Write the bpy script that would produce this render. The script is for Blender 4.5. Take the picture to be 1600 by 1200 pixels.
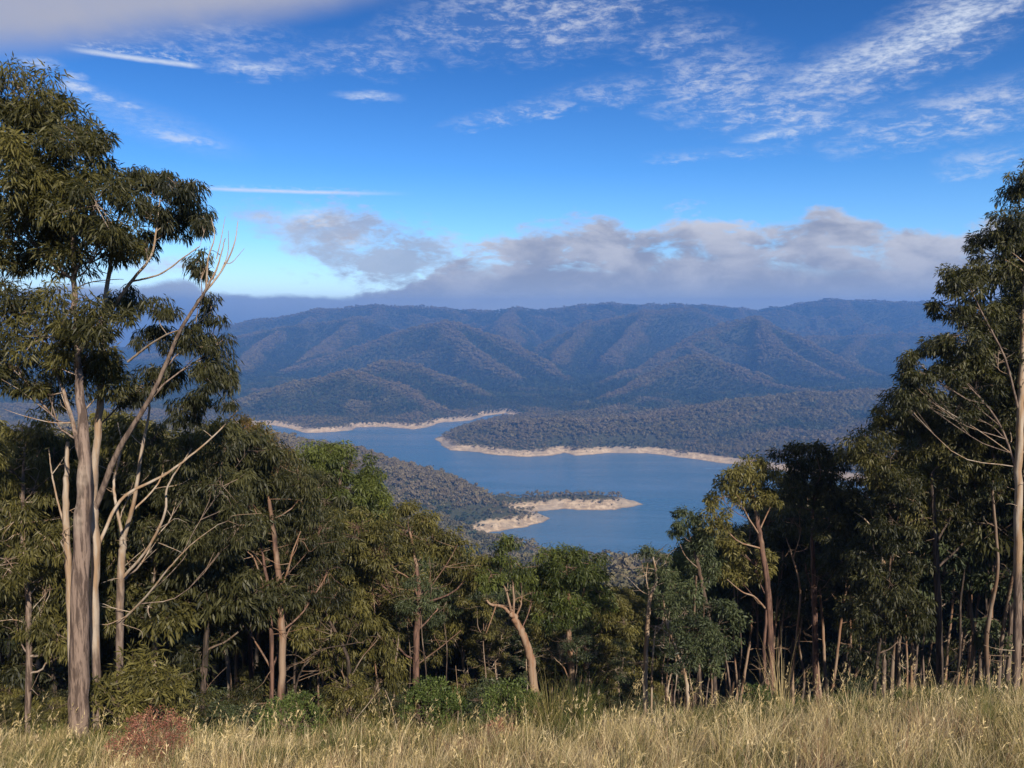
import bpy, math, random
import numpy as np
from mathutils import Vector, Matrix

for _o in list(bpy.data.objects):
    bpy.data.objects.remove(_o)
R = math.radians
sc = bpy.context.scene
COL = sc.collection

# ------------------------------------------------------------------ camera
EYE = 300.0                 # metres above the lake
FPX = 1232.0                # focal length in pixels of the 1600 wide photograph
PITCH = math.atan(110 / FPX)
cam = bpy.data.cameras.new('camera')
cam.sensor_width = 36.0
cam.lens = 36.0 * FPX / 1600.0
cam.clip_start = 0.2
cam.clip_end = 40000
camo = bpy.data.objects.new('camera', cam)
camo.location = (0, 0, EYE)
camo.rotation_euler = (math.pi / 2 - PITCH, 0, 0)
COL.objects.link(camo)
sc.camera = camo

def ray(px, py):
    x = (px - 800) / FPX
    u = -(py - 600) / FPX
    return (x, math.cos(PITCH) + u * math.sin(PITCH), -math.sin(PITCH) + u * math.cos(PITCH))
def P(px, py, Y):            # point of the sight line through a pixel at forward distance Y
    d = ray(px, py); k = Y / d[1]
    return (d[0] * k, Y, EYE + d[2] * k)
def W(px, py, z=0.0):        # where a sight line meets the water level
    d = ray(px, py); k = (z - EYE) / d[2]
    return (d[0] * k, d[1] * k)
def AE(px, py):              # azimuth and elevation in degrees
    d = ray(px, py)
    return math.degrees(math.atan2(d[0], d[1])), math.degrees(math.atan2(d[2], math.hypot(d[0], d[1])))

# ------------------------------------------------------------------ light
SUN_EL, SUN_AZ = 31.0, 153.0       # azimuth clockwise from +Y: behind the camera, to the right
VIEW_EXPOSURE = 0.7
sd = bpy.data.lights.new('sun', 'SUN')
sd.energy = 4.8
sd.angle = R(0.53)
sd.color = (1.0, 0.90, 0.76)
so = bpy.data.objects.new('sun', sd)
_s = Vector((math.sin(R(SUN_AZ)) * math.cos(R(SUN_EL)), math.cos(R(SUN_AZ)) * math.cos(R(SUN_EL)), math.sin(R(SUN_EL))))
so.rotation_euler = _s.to_track_quat('Z', 'Y').to_euler()
COL.objects.link(so)
sc.view_settings.view_transform = 'Standard'
sc.view_settings.look = 'None'
sc.view_settings.exposure = VIEW_EXPOSURE
sc.view_settings.gamma = 1
sc.render.film_transparent = False
sc.cycles.max_bounces = 6
sc.cycles.diffuse_bounces = 3
sc.cycles.transparent_max_bounces = 6
sc.cycles.volume_bounces = 1
sc.cycles.caustics_reflective = False
sc.cycles.caustics_refractive = False

# ------------------------------------------------------------------ sky
world = bpy.data.worlds.new('World')
sc.world = world
world.use_nodes = True
NT = world.node_tree
NT.nodes.clear()
class NB:
    """small helper that writes shader math"""
    def __init__(s, nt): s.nt = nt
    def n(s, t, **kw):
        nd = s.nt.nodes.new(t)
        for k, v in kw.items(): setattr(nd, k, v)
        return nd
    def put(s, sock, v):
        if isinstance(v, bpy.types.NodeSocket): s.nt.links.new(v, sock)
        elif v is not None: sock.default_value = v
    def m(s, op, a, b=None, c=None, clamp=False):
        nd = s.n('ShaderNodeMath', operation=op, use_clamp=clamp)
        s.put(nd.inputs[0], a); s.put(nd.inputs[1], b)
        if c is not None: s.put(nd.inputs[2], c)
        return nd.outputs[0]
    def add(s, a, b): return s.m('ADD', a, b)
    def sub(s, a, b): return s.m('SUBTRACT', a, b)
    def mul(s, a, b): return s.m('MULTIPLY', a, b)
    def sstep(s, x, lo, hi):
        nd = s.n('ShaderNodeMapRange', interpolation_type='SMOOTHSTEP')
        s.put(nd.inputs['Value'], x)
        nd.inputs['From Min'].default_value = lo; nd.inputs['From Max'].default_value = hi
        return nd.outputs[0]
    def lin(s, x, lo, hi, a=0.0, b=1.0):
        nd = s.n('ShaderNodeMapRange')
        s.put(nd.inputs['Value'], x)
        nd.inputs['From Min'].default_value = lo; nd.inputs['From Max'].default_value = hi
        nd.inputs['To Min'].default_value = a; nd.inputs['To Max'].default_value = b
        return nd.outputs[0]
    def comb(s, x, y, z=0.0):
        nd = s.n('ShaderNodeCombineXYZ')
        for i, v in enumerate((x, y, z)): s.put(nd.inputs[i], v)
        return nd.outputs[0]
    def noise(s, vec, scale=1.0, detail=5.0, rough=0.55, dist=0.0, lac=2.0, out=0):
        nd = s.n('ShaderNodeTexNoise')
        s.put(nd.inputs['Vector'], vec)
        nd.inputs['Scale'].default_value = scale; nd.inputs['Detail'].default_value = detail
        nd.inputs['Roughness'].default_value = rough; nd.inputs['Distortion'].default_value = dist
        nd.inputs['Lacunarity'].default_value = lac
        return nd.outputs[out]
    def curve(s, x, pts):
        """piecewise linear-smooth curve of x through (x, value) points"""
        xs = [p[0] for p in pts]; ys = [p[1] for p in pts]
        nd = s.n('ShaderNodeFloatCurve')
        x0, x1, y0, y1 = min(xs), max(xs), min(ys), max(ys) + 1e-6
        c = nd.mapping.curves[0]
        while len(c.points) < len(pts): c.points.new(0.5, 0.5)
        for i, (a, b) in enumerate(sorted(pts)):
            c.points[i].location = ((a - x0) / (x1 - x0), (b - y0) / (y1 - y0))
        nd.mapping.update()
        s.put(nd.inputs['Value'], s.lin(x, x0, x1))
        return s.add(s.mul(nd.outputs[0], y1 - y0), y0)
    def mixc(s, f, a, b, mode='MIX'):
        nd = s.n('ShaderNodeMix', data_type='RGBA', blend_type=mode)
        s.put(nd.inputs[0], f)
        for k, v in ((6, a), (7, b)):
            if isinstance(v, tuple): v = (*v, 1.0) if len(v) == 3 else v
            s.put(nd.inputs[k], v)
        return nd.outputs[2]
def build_sky():
    b = NB(NT)
    tc = b.n('ShaderNodeTexCoord').outputs['Generated']
    sp = b.n('ShaderNodeSeparateXYZ'); b.put(sp.inputs[0], tc)
    X, Y, Z = sp.outputs
    DEG = 180 / math.pi
    az = b.mul(b.m('ARCTAN2', X, Y), DEG)
    el = b.mul(b.m('ARCSINE', Z), DEG)
    sky = b.n('ShaderNodeTexSky', sky_type='NISHITA')
    sky.sun_disc = False
    sky.sun_elevation = R(SUN_EL); sky.sun_rotation = R(SUN_AZ)
    sky.altitude = 700; sky.air_density = 1.0; sky.dust_density = 0.35; sky.ozone_density = 2.2
    hs = b.n('ShaderNodeHueSaturation')
    hs.inputs['Saturation'].default_value = SKY_SAT; hs.inputs['Value'].default_value = SKY_VAL
    b.put(hs.inputs['Color'], sky.outputs[0])
    rp = b.n('ShaderNodeValToRGB'); b.put(rp.inputs[0], b.lin(el, -2, 30))
    els = [(-2, (.78, .95, 1.25)), (1.5, (.78, .97, 1.3)), (5, (.50, .82, 1.20)), (10, (.28, .62, 1.02)), (17, (.155, .43, .80)), (24, (.105, .335, .66)), (30, (.095, .31, .62))]
    while len(rp.color_ramp.elements) < len(els): rp.color_ramp.elements.new(0.5)
    for e_, (v_, c_) in zip(rp.color_ramp.elements, els): e_.position = (v_ + 2) / 32; e_.color = (*[min(q / 1.3, 1) for q in c_], 1)
    col = b.mixc(1.0, hs.outputs[0], rp.outputs[0], 'MULTIPLY')
    col = b.mixc(1.0, col, (SKY_GAIN, SKY_GAIN, SKY_GAIN), 'MULTIPLY')
    pos = b.comb(az, el)
    n1 = b.noise(b.comb(b.mul(az, 0.16), b.mul(el, 0.30)), 1.0, 8, 0.60, 0.25)     # billows
    n2 = b.noise(b.comb(b.mul(az, 0.55), b.mul(el, 1.5), 7.0), 1.0, 7, 0.68, 0.35) # ripples
    n3 = b.noise(b.comb(b.mul(az, 1.8), b.mul(el, 5.0), 3.0), 1.0, 4, 0.6, 0.0)
    # ---- thin high patches: (pixel x, y, half width, half height, tilt degrees, strength)
    def patch(px, py, rx, ry, tilt, vec_az, vec_el):
        a0, e0 = AE(px, py)
        k = math.degrees(1 / FPX) * 0.95
        rx *= k; ry *= k
        da = b.sub(vec_az, a0); de = b.sub(vec_el, e0)
        c, s_ = math.cos(R(tilt)), math.sin(R(tilt))
        u = b.mul(b.add(b.mul(da, c), b.mul(de, s_)), 1 / rx)
        v = b.mul(b.sub(b.mul(de, c), b.mul(da, s_)), 1 / ry)
        return b.m('SQRT', b.add(b.mul(u, u), b.mul(v, v)))
    wa = b.add(az, b.mul(b.sub(n1, 0.5), 5.0)); we = b.add(el, b.mul(b.sub(n2, 0.5), 2.2))
    cir = None
    for (px, py, rx, ry, t, st) in CIRRUS:
        d = patch(px, py, rx, ry, t, wa, we)
        mk = b.mul(b.sstep(d, 1.35, 0.15), st)
        cir = mk if cir is None else b.m('MAXIMUM', cir, mk)
    tex = b.sstep(b.add(b.add(b.mul(n2, 0.65), b.mul(n3, 0.17)), b.mul(n1, .22)), 0.45, 0.69)
    # ripples only appear where the patch is strong enough
    cirm = b.mul(b.m('POWER', cir, 0.8), b.add(0.06, b.mul(tex, 0.94)))
    col = b.mixc(b.mul(cirm, 0.80), col, C_CIRRUS)
    # ---- soft wisps without ripples
    so_ = None
    for (px, py, rx, ry, t, st) in WISPS:
        d = patch(px, py, rx, ry, t, b.add(az, b.mul(b.sub(n1, 0.5), 2.0)), b.add(el, b.mul(b.sub(n2, 0.5), 0.9)))
        mk = b.mul(b.sstep(d, 1.4, 0.0), st)
        so_ = mk if so_ is None else b.m('MAXIMUM', so_, mk)
    col = b.mixc(b.mul(so_, b.add(0.28, b.mul(b.sstep(b.add(b.mul(n2, .5), b.mul(n3, .5)), .36, .62), 0.9))), col, C_WISP)
    # ---- two contrails
    for (p0, p1, wd, fuzz) in CONTRAILS:
        a0, e0 = AE(*p0); a1, e1 = AE(*p1)
        L = math.hypot(a1 - a0, e1 - e0); c, s_ = (a1 - a0) / L, (e1 - e0) / L
        da = b.sub(az, a0); de = b.sub(el, e0)
        u = b.mul(b.add(b.mul(da, c), b.mul(de, s_)), 1 / L)
        v = b.add(b.sub(b.mul(de, c), b.mul(da, s_)), b.mul(b.sub(n2, 0.5), 0.12))
        along = b.mul(b.sstep(u, -0.02, 0.25), b.sstep(u, 1.02, 0.90 if fuzz else 0.55))
        core = b.sstep(b.m('ABSOLUTE', v), wd, 0.0)
        up = b.mul(b.mul(b.sstep(v, wd * (4.5 if fuzz else 2.2), 0.0), b.m('GREATER_THAN', v, 0.0)), b.sstep(n3, 0.42, 0.7))
        mk = b.mul(b.m('MAXIMUM', core, b.mul(up, 0.7)), along)
        col = b.mixc(b.mul(mk, b.add(0.45, b.mul(n3, 0.6))), col, C_WISP)
    # ---- smooth overcast sheet at upper left
    a0, e0 = AE(0, 92); a1, e1 = AE(640, -5)
    sl = (e1 - e0) / (a1 - a0)
    h = b.sub(el, b.add(e0, b.mul(b.sub(az, a0), sl)))
    h = b.add(h, b.mul(b.sub(n1, 0.5), 1.2))
    sheet = b.mul(b.sstep(h, -0.7, 2.2), b.sstep(az, a1 + 6, a1 - 8))
    shc = b.mixc(n1, C_SHEET, C_SHEET2)
    col = b.mixc(b.mul(sheet, 0.93), col, shc)
    # ---- low grey cloud bank over the ranges: lower and upper limits as curves of azimuth
    big = b.noise(b.comb(b.mul(az, 0.10), b.mul(el, 0.22), 11.0), 1.0, 10, 0.58, 0.4)
    def conv(pts): return [AE(x, y) for x, y in pts]
    top = b.curve(az, [(-90, 3.0)] + conv(BANK_TOP) + [(90, 4.0)])
    puff = b.noise(b.comb(b.mul(az, 0.30), b.mul(el, 0.55), 31.0), 1.0, 9, 0.62, 0.2)
    bk = b.sub(b.add(b.add(top, b.mul(b.sub(big, 0.5), 4.5)), b.mul(b.sub(puff, 0.5), 3.8)), el)
    bank = b.sstep(bk, -0.18, 0.80)
    # the ragged piece standing off at the left, with a hole under it
    d = patch(600, 395, 165, 52, -12, b.add(az, b.mul(b.sub(big, 0.5), 9.0)), b.add(el, b.mul(b.sub(n2, 0.5), 4.5)))
    rag = b.sstep(b.sub(d, b.mul(b.sub(puff, 0.45), 2.6)), 1.25, 0.35)
    bank = b.m('MAXIMUM', bank, b.mul(rag, 0.85))
    shade = b.noise(b.comb(b.mul(az, 0.17), b.mul(el, 0.36), 23.0), 1.0, 9, 0.60, 0.3)
    relh = b.sstep(b.add(bk, b.mul(b.sub(shade, 0.5), 3.0)), 0.0, 3.2)
    low = b.sstep(el, 3.2, 0.6)
    bc = b.mixc(b.sstep(shade, 0.36, 0.66), C_BANK_D, C_BANK_L)
    bc = b.mixc(b.mul(relh, 0.35), bc, C_BANK_D)
    bc = b.mixc(b.mul(b.sstep(bk, 1.3, 0.1), 0.55), bc, C_BANK_L)
    bc = b.mixc(b.mul(low, 0.75), bc, C_BANK_LOW)
    bc = b.mixc(b.mul(b.mul(rag, b.sstep(d, 1.3, .6)), 0.55), bc, C_BANK_D)
    thin = b.noise(b.comb(b.mul(az, 0.20), b.mul(el, 0.50), 41.0), 1.0, 9, 0.66, 0.3)
    holes = b.sub(1.0, b.mul(b.mul(b.sstep(thin, 0.50, 0.66), b.sstep(el, 2.2, 4.2)), 0.75))
    col = b.mixc(b.mul(b.mul(bank, holes), 0.97), col, bc)
    # ---- far thin stratus hugging the horizon, on the left
    top2 = b.curve(az, [(-90, 1.5)] + conv(STRATUS_TOP) + [(90, 1.2)])
    st = b.sub(b.add(top2, b.mul(b.sub(n1, 0.5), 1.8)), el)
    stm = b.sstep(st, -0.12, 0.35)
    stc = b.mixc(b.sstep(st, 0.0, 2.2), C_STRAT_T, C_STRAT_B)
    col = b.mixc(b.mul(stm, 0.95), col, stc)
    bg = b.n('ShaderNodeBackground')
    b.put(bg.inputs['Color'], col)
    bg.inputs['Strength'].default_value = SKY_STRENGTH
    out = b.n('ShaderNodeOutputWorld')
    NT.links.new(bg.outputs[0], out.inputs[0])
SKY_STRENGTH = 0.10
SKY_SAT, SKY_VAL = 1.0, 1.0
SKY_GAIN = 1.15
def cc(r, g, bl):   # cloud colour given as the 8-bit value it shows
    f = lambda v: (((v / 255 + 0.055) / 1.055) ** 2.4) / SKY_STRENGTH / 2 ** VIEW_EXPOSURE
    return (f(r), f(g), f(bl))
C_CIRRUS = cc(232, 235, 244); C_WISP = cc(220, 230, 246)
C_SHEET = cc(166, 174, 200); C_SHEET2 = cc(186, 184, 192)
C_BANK_D = cc(150, 157, 178); C_BANK_L = cc(214, 214, 222); C_BANK_LOW = cc(174, 182, 200)
C_STRAT_T = cc(172, 182, 204); C_STRAT_B = cc(128, 146, 180)
CIRRUS = [(850, 20, 210, 60, 5, .85), (1300, 130, 150, 50, 18, .6), (1480, 40, 210, 48, 22, .95), (1130, 130, 110, 60, -8, .8),
          (1180, 165, 150, 45, -8, .9), (1230, 190, 120, 25, 0, .8), (1500, 175, 170, 34, 8, .95), (1540, 250, 60, 20, 8, .6),
          (830, 170, 90, 14, 8, .8), (780, 185, 80, 12, 8, .5), (960, 140, 110, 22, 5, .5), (560, 85, 110, 30, 0, .5),
          (400, 95, 90, 22, 0, .5), (1130, 240, 90, 10, 0, .6), (1060, 60, 90, 30, 5, .5), (330, 60, 120, 30, 5, .4),
          (700, 40, 120, 30, 5, .5)]
WISPS = [(120, 136, 26, 9, -8, .8), (160, 152, 24, 6, -8, .6), (205, 166, 22, 5, -6, .5), (60, 98, 30, 8, 0, .5), (118, 118, 14, 6, 0, .5), (575, 150, 48, 8, 0, .6), (285, 215, 60, 9, -8, .55),
         (500, 345, 52, 20, 0, 1.0), (540, 372, 50, 20, 0, .9), (1460, 48, 150, 26, 20, .75), (1330, 95, 90, 20, 18, .5), (260, 415, 60, 14, 5, .8), (1210, 210, 60, 8, 5, .6), (230, 190, 130, 26, -15, .18), (400,106,60,8,0,.5)]
CONTRAILS = [((95, 74), (316, 104), 0.24, True), ((270, 292), (650, 303), 0.20, False)]
BANK_TOP = [(-100, 520), (430, 505), (520, 470), (640, 440), (690, 405), (740, 380), (800, 360), (860, 338), (920, 330), (1000, 345),
            (1100, 330), (1200, 335), (1300, 322), (1370, 325), (1440, 350), (1520, 345), (1600, 370), (1800, 430)]
STRATUS_TOP = [(-200, 450), (0, 455), (100, 446), (200, 448), (270, 438), (320, 452), (420, 462), (520, 467), (620, 473), (720, 480), (900, 492), (1100, 500)]
build_sky()
try:
    world.cycles.sampling_method = 'MANUAL'; world.cycles.sample_map_resolution = 512
except Exception: pass

# ------------------------------------------------------------------ naming and linking helpers
def tag(o, label=None, cat=None, group=None, kind=None):
    if label: o['label'] = label
    if cat: o['category'] = cat
    if group: o['group'] = group
    if kind: o['kind'] = kind
    return o
def link(name, me, mat=None, parent=None, loc=None):
    o = bpy.data.objects.new(name, me)
    if mat is not None and me is not None and len(me.materials) == 0: me.materials.append(mat)
    COL.objects.link(o)
    if parent is not None: o.parent = parent
    if loc is not None: o.location = loc
    return o
def np_mesh(name, V, F, smooth=False, tint=None):
    """V (n,3), F (m,k) all faces with k corners; tint = one colour per face corner's vertex"""
    me = bpy.data.meshes.new(name)
    V = np.asarray(V, np.float32); F = np.asarray(F, np.int32)
    k = F.shape[1]
    me.vertices.add(len(V)); me.vertices.foreach_set('co', V.ravel())
    me.loops.add(F.size); me.loops.foreach_set('vertex_index', F.ravel())
    me.polygons.add(len(F))
    me.polygons.foreach_set('loop_start', np.arange(0, F.size, k, dtype=np.int32))
    if smooth: me.polygons.foreach_set('use_smooth', np.ones(len(F), bool))
    if tint is not None:
        a = me.attributes.new('tint', 'FLOAT', 'POINT')
        a.data.foreach_set('value', np.asarray(tint, np.float32))
    me.update(calc_edges=True)
    return me
def principled(name, rough=0.8):
    m = bpy.data.materials.new(name); m.use_nodes = True
    nt = m.node_tree; bs = nt.nodes['Principled BSDF']
    bs.inputs['Roughness'].default_value = rough
    bs.inputs['Specular IOR Level'].default_value = 0.25
    return m, NB(nt), bs

# ------------------------------------------------------------------ noise for the terrain
_rs = np.random.RandomState(5)
_perm = _rs.permutation(4096)
_gr = _rs.uniform(0, 2 * math.pi, 4096)
def gnoise(x, y, seed=0):
    xi = np.floor(x).astype(np.int64); yi = np.floor(y).astype(np.int64)
    xf = x - xi; yf = y - yi
    def g(ix, iy, fx, fy):
        h = _perm[(_perm[(ix + seed * 37) & 4095] + iy) & 4095]
        a = _gr[h]
        return np.cos(a) * fx + np.sin(a) * fy
    u = xf * xf * xf * (xf * (xf * 6 - 15) + 10); v = yf * yf * yf * (yf * (yf * 6 - 15) + 10)
    n00 = g(xi, yi, xf, yf); n10 = g(xi + 1, yi, xf - 1, yf)
    n01 = g(xi, yi + 1, xf, yf - 1); n11 = g(xi + 1, yi + 1, xf - 1, yf - 1)
    return ((n00 * (1 - u) + n10 * u) * (1 - v) + (n01 * (1 - u) + n11 * u) * v) * 1.5
def fbm(x, y, oct=4, seed=0, rough=0.5):
    a, s, t = 1.0, 0.0, 0.0
    for i in range(oct):
        s = s + a * gnoise(x * 2 ** i, y * 2 ** i, seed + i); t += a; a *= rough
    return s / t
def ridged(x, y, oct=3, seed=0):
    a, s, t = 1.0, 0.0, 0.0
    for i in range(oct):
        s = s + a * (1 - 2 * np.abs(gnoise(x * 2 ** i, y * 2 ** i, seed + i))); t += a; a *= 0.45
    return s / t            # about 1 on crests

# ------------------------------------------------------------------ terrain
SHORE = [(362, 684), (345, 673), (370, 665), (425, 664), (455, 670), (478, 677), (520, 675), (552, 672), (556, 668), (600, 667), (645, 671), (668, 668),
         (690, 660), (735, 657), (757, 650), (790, 646), (808, 650), (800, 655), (770, 659), (735, 665), (700, 676), (679, 686),
         (697, 700), (704, 704), (745, 706), (772, 711), (820, 714), (862, 712), (882, 708), (900, 712), (950, 708), (1010, 708),
         (1060, 714), (1110, 721), (1160, 728), (1260, 742), (1420, 765), (1800, 790), (1900, 905), (1300, 912), (1010, 905), (930, 893),
         (860, 872), (800, 853), (752, 838), (770, 831), (815, 824), (840, 818), (862, 809), (840, 804), (812, 802), (838, 800), (880, 795),
         (925, 797), (960, 796), (1010, 788), (980, 782), (930, 778), (880, 778), (820, 781), (775, 783), (720, 762), (640, 738),
         (560, 716), (450, 700), (400, 692)]
SHW = np.array([W(*p) for p in SHORE])
def shore_dist(x, y):
    """distance to the shore line, positive on land"""
    best = np.full(x.shape, 1e9); inside = np.zeros(x.shape, bool)
    n = len(SHW)
    for i in range(n):
        ax, ay = SHW[i]; bx, by = SHW[(i + 1) % n]
        dx, dy = bx - ax, by - ay
        t = np.clip(((x - ax) * dx + (y - ay) * dy) / (dx * dx + dy * dy), 0, 1)
        best = np.minimum(best, np.hypot(x - ax - t * dx, y - ay - t * dy))
        c = ((ay > y) != (by > y)) & (x < dx * (y - ay) / (dy if dy else 1e-9) + ax)
        inside ^= c
    return np.where(inside, -best, best)
# crests as (pixel x, pixel y, forward distance); then the slope of the flanks and the spur relief
RIDGES = [
    ([(100, 565, 5000), (300, 522, 5000), (370, 505, 5100), (450, 490, 5200), (520, 481, 5200), (600, 476, 5200), (700, 482, 5200), (800, 482, 5200),
      (950, 475, 5200), (1080, 476, 5200), (1180, 484, 5300), (1230, 476, 5300), (1290, 467, 5300), (1350, 468, 5300), (1420, 472, 5200),
      (1500, 473, 5200), (1700, 470, 5200), (2100, 480, 5200)], .26, 1.0),
    ([(-200, 585, 3600), (150, 570, 3700), (250, 555, 3800), (350, 532, 4000), (450, 512, 4250), (560, 497, 4500)], .30, 1.0),
    ([(300, 612, 3000), (420, 590, 3200), (500, 562, 3400), (580, 535, 3600), (640, 515, 3700), (700, 502, 3700), (760, 522, 3500), (850, 562, 3200), (890, 600, 2950)], .48, .9),
    ([(700, 502, 3700), (735, 545, 3300), (800, 590, 2950)], .52, .6),
    ([(600, 568, 2760), (650, 574, 2730), (720, 600, 2640), (775, 626, 2510), (800, 642, 2430)], .44, .4),
    ([(340, 640, 2240), (400, 620, 2290), (465, 600, 2350), (545, 583, 2390), (610, 600, 2350), (670, 632, 2260), (705, 650, 2210)], .40, .3),
    ([(860, 530, 3900), (930, 505, 4100), (1010, 488, 4300), (1080, 482, 4500)], .42, .9),
    ([(822, 642, 2470), (900, 616, 2700), (1000, 578, 3100), (1070, 538, 3400), (1130, 503, 3600), (1180, 497, 3700), (1240, 528, 3500),
      (1320, 568, 3200), (1400, 602, 2950)], .50, .9),
    ([(1180, 497, 3700), (1215, 545, 3250), (1310, 592, 2900)], .52, .6),
    ([(1240, 528, 3900), (1350, 525, 4100), (1460, 520, 4300), (1700, 520, 4300)], .42, .9),
    ([(900, 645, 2320), (930, 632, 2400), (1020, 585, 2700), (1085, 557, 2800), (1130, 572, 2750), (1230, 610, 2550), (1300, 628, 2450)], .56, .5),
    ([(705, 684, 1880), (760, 668, 1870), (830, 660, 1840), (920, 662, 1800), (1000, 657, 1830), (1100, 642, 1900), (1200, 626, 2000),
      (1300, 617, 2100), (1400, 612, 2200), (1700, 600, 2300)], .27, .25),
    ([(790, 786, 1270), (740, 771, 1260), (690, 752, 1235), (640, 736, 1215), (600, 725, 1190), (530, 708, 1140), (450, 692, 1080), (380, 684, 1030), (300, 676, 960),
      (150, 668, 880)], .36, .15),
    ([(1100, 915, 800), (1010, 903, 820), (930, 886, 850), (850, 868, 880), (790, 853, 920), (740, 845, 970)], .24, .1),
]
RIDGES += [([(920, 505, 4100), (880, 545, 3600), (850, 590, 3100)], .5, .6),
    ([(560, 497, 4500), (520, 530, 4000), (480, 560, 3500)], .5, .6),
    ([(1350, 525, 4100), (1320, 555, 3700), (1345, 590, 3200)], .5, .6),
    ([(450, 512, 4250), (400, 545, 3700), (380, 580, 3200)], .5, .6),
    ([(1010, 488, 4300), (985, 520, 3900), (960, 555, 3500)], .5, .6),
    ([(1070, 540, 3400), (1130, 570, 3050), (1190, 590, 2750)], .5, .5),
    ([(800, 482, 5200), (790, 505, 4600), (800, 530, 4100)], .45, .6)]
RW = [(np.array([P(*p) for p in pts]), s, a) for pts, s, a in RIDGES]
PROF_D = np.array([-400, -60, -4, 0, 4, 17, 21, 26, 80, 300, 600, 900, 1200, 9000], float)
PROF_Z = np.array([30, 6, -1.6, -2.2, -3.8, -9.1, -11.3, -14.2, -42.5, -130, -212, -287, -320, -330], float)
def near_profile(x, y):
    z = EYE + np.interp(y, PROF_D, PROF_Z)
    lat = np.interp(np.abs(x), [0, 12, 60, 300, 2000], [0, 0, 0, 4, 60])
    # the brow of the grass lies a little higher on the right, lower in the middle
    w = np.interp(y, [0, 8, 22, 60], [0, 1, 1, 0])
    return z + lat + w * np.interp(x, [-14, -8, 0, 3, 9, 16], [-.45, -.42, -.22, 0.05, .50, .6])
def height(x, y):
    x = np.asarray(x, float); y = np.asarray(y, float)
    far = y > 250
    z = near_profile(x, y)
    z = z + np.where(y > 120, 6 * fbm(x / 120, y / 120, 3, 9), 0) * np.clip((y - 120) / 200, 0, 1)
    z = z + 0.10 * fbm(x / 2.5, y / 2.5, 3, 3) * np.clip(np.hypot(x, y) / 4, 0, 1)
    if far.any():
        X = x[far]; Y = y[far]
        sdv = shore_dist(X, Y)
        sdv = sdv + 6 * fbm(X / 60, Y / 60, 2, 21) + 5 * fbm(X / 22, Y / 22, 2, 23)
        wx = X + 90 * fbm(X / 500, Y / 500, 2, 31); wy = Y + 90 * fbm(X / 500, Y / 500, 2, 41)
        g = 1 - ridged(wx / 430, wy / 430, 3, 51)
        acc = np.full(X.shape, -1e9)
        K = 8.0
        tot = np.zeros(X.shape)
        cand = [z[far]]
        for pts, s, amp in RW:
            b_ = np.full(X.shape, -1e9)
            for i in range(len(pts) - 1):
                ax, ay, az = pts[i]; bx, by, bz = pts[i + 1]
                dx, dy = bx - ax, by - ay
                t = np.clip(((X - ax) * dx + (Y - ay) * dy) / (dx * dx + dy * dy), 0, 1)
                d = np.hypot(X - ax - t * dx, Y - ay - t * dy)
                v = az + t * (bz - az) - s * (np.sqrt(d * d + 22 ** 2) - 22) - amp * 0.50 * np.minimum(d + 12, 420) * g
                b_ = np.maximum(b_, v)
            cand.append(b_)
        cand.append(9 + np.clip(sdv, 0, 700) * 0.035 + 8 * (1 - g))
        mx = cand[0]
        for c in cand[1:]: mx = np.maximum(mx, c)
        tot = sum(np.exp((c - mx) / K) for c in cand)
        zz = mx + K * np.log(tot) * 0.6
        zz = zz + np.clip(sdv / 300, 0, 1) * 9 * (fbm(X / 170, Y / 170, 3, 61) + .6 * ridged(X / 230, Y / 230, 2, 65)) * np.clip((5300 - Y) / 1500, 0, 1)
        ramp = np.where(sdv > 0, (0.36 + 0.22 * fbm(X / 130, Y / 130, 2, 73)) * sdv + 0.6 * fbm(X / 20, Y / 20, 2, 71), np.maximum(0.25 * sdv, -5.5))
        ramp = np.where(sdv > 40, 0.34 * 40 + (sdv - 40) * 0.9, ramp)
        zz = np.minimum(zz, ramp + np.where(sdv > 40, 2 * fbm(X / 60, Y / 60, 2, 81), 0))
        z[far] = zz
    return z
def h1(x, y): return float(height(np.array([x]), np.array([y]))[0])

def polar_sheet():
    az = np.concatenate([np.linspace(-180, -62, 60)[:-1], np.linspace(-62, -38, 110)[:-1], np.linspace(-38, 38, 720)[:-1], np.linspace(38, 62, 110)[:-1], np.linspace(62, 180, 60)[:-1]])
    rr = [0.6]
    while rr[-1] < 6900: rr.append(rr[-1] * (1.0055 if 900 < rr[-1] < 2450 else 1.0125 if rr[-1] > 700 else 1.02) + 0.02)
    rr = np.array(rr)
    A, Rr = np.meshgrid(np.radians(az), rr)
    X = Rr * np.sin(A); Y = Rr * np.cos(A)
    X = np.clip(X, -5200, 5200); Y = np.clip(Y, -380, 6800)
    Z = height(X.ravel(), Y.ravel()).reshape(X.shape)
    return az, rr, X, Y, Z
AZ, RR, GX, GY, GZ = polar_sheet()

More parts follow.
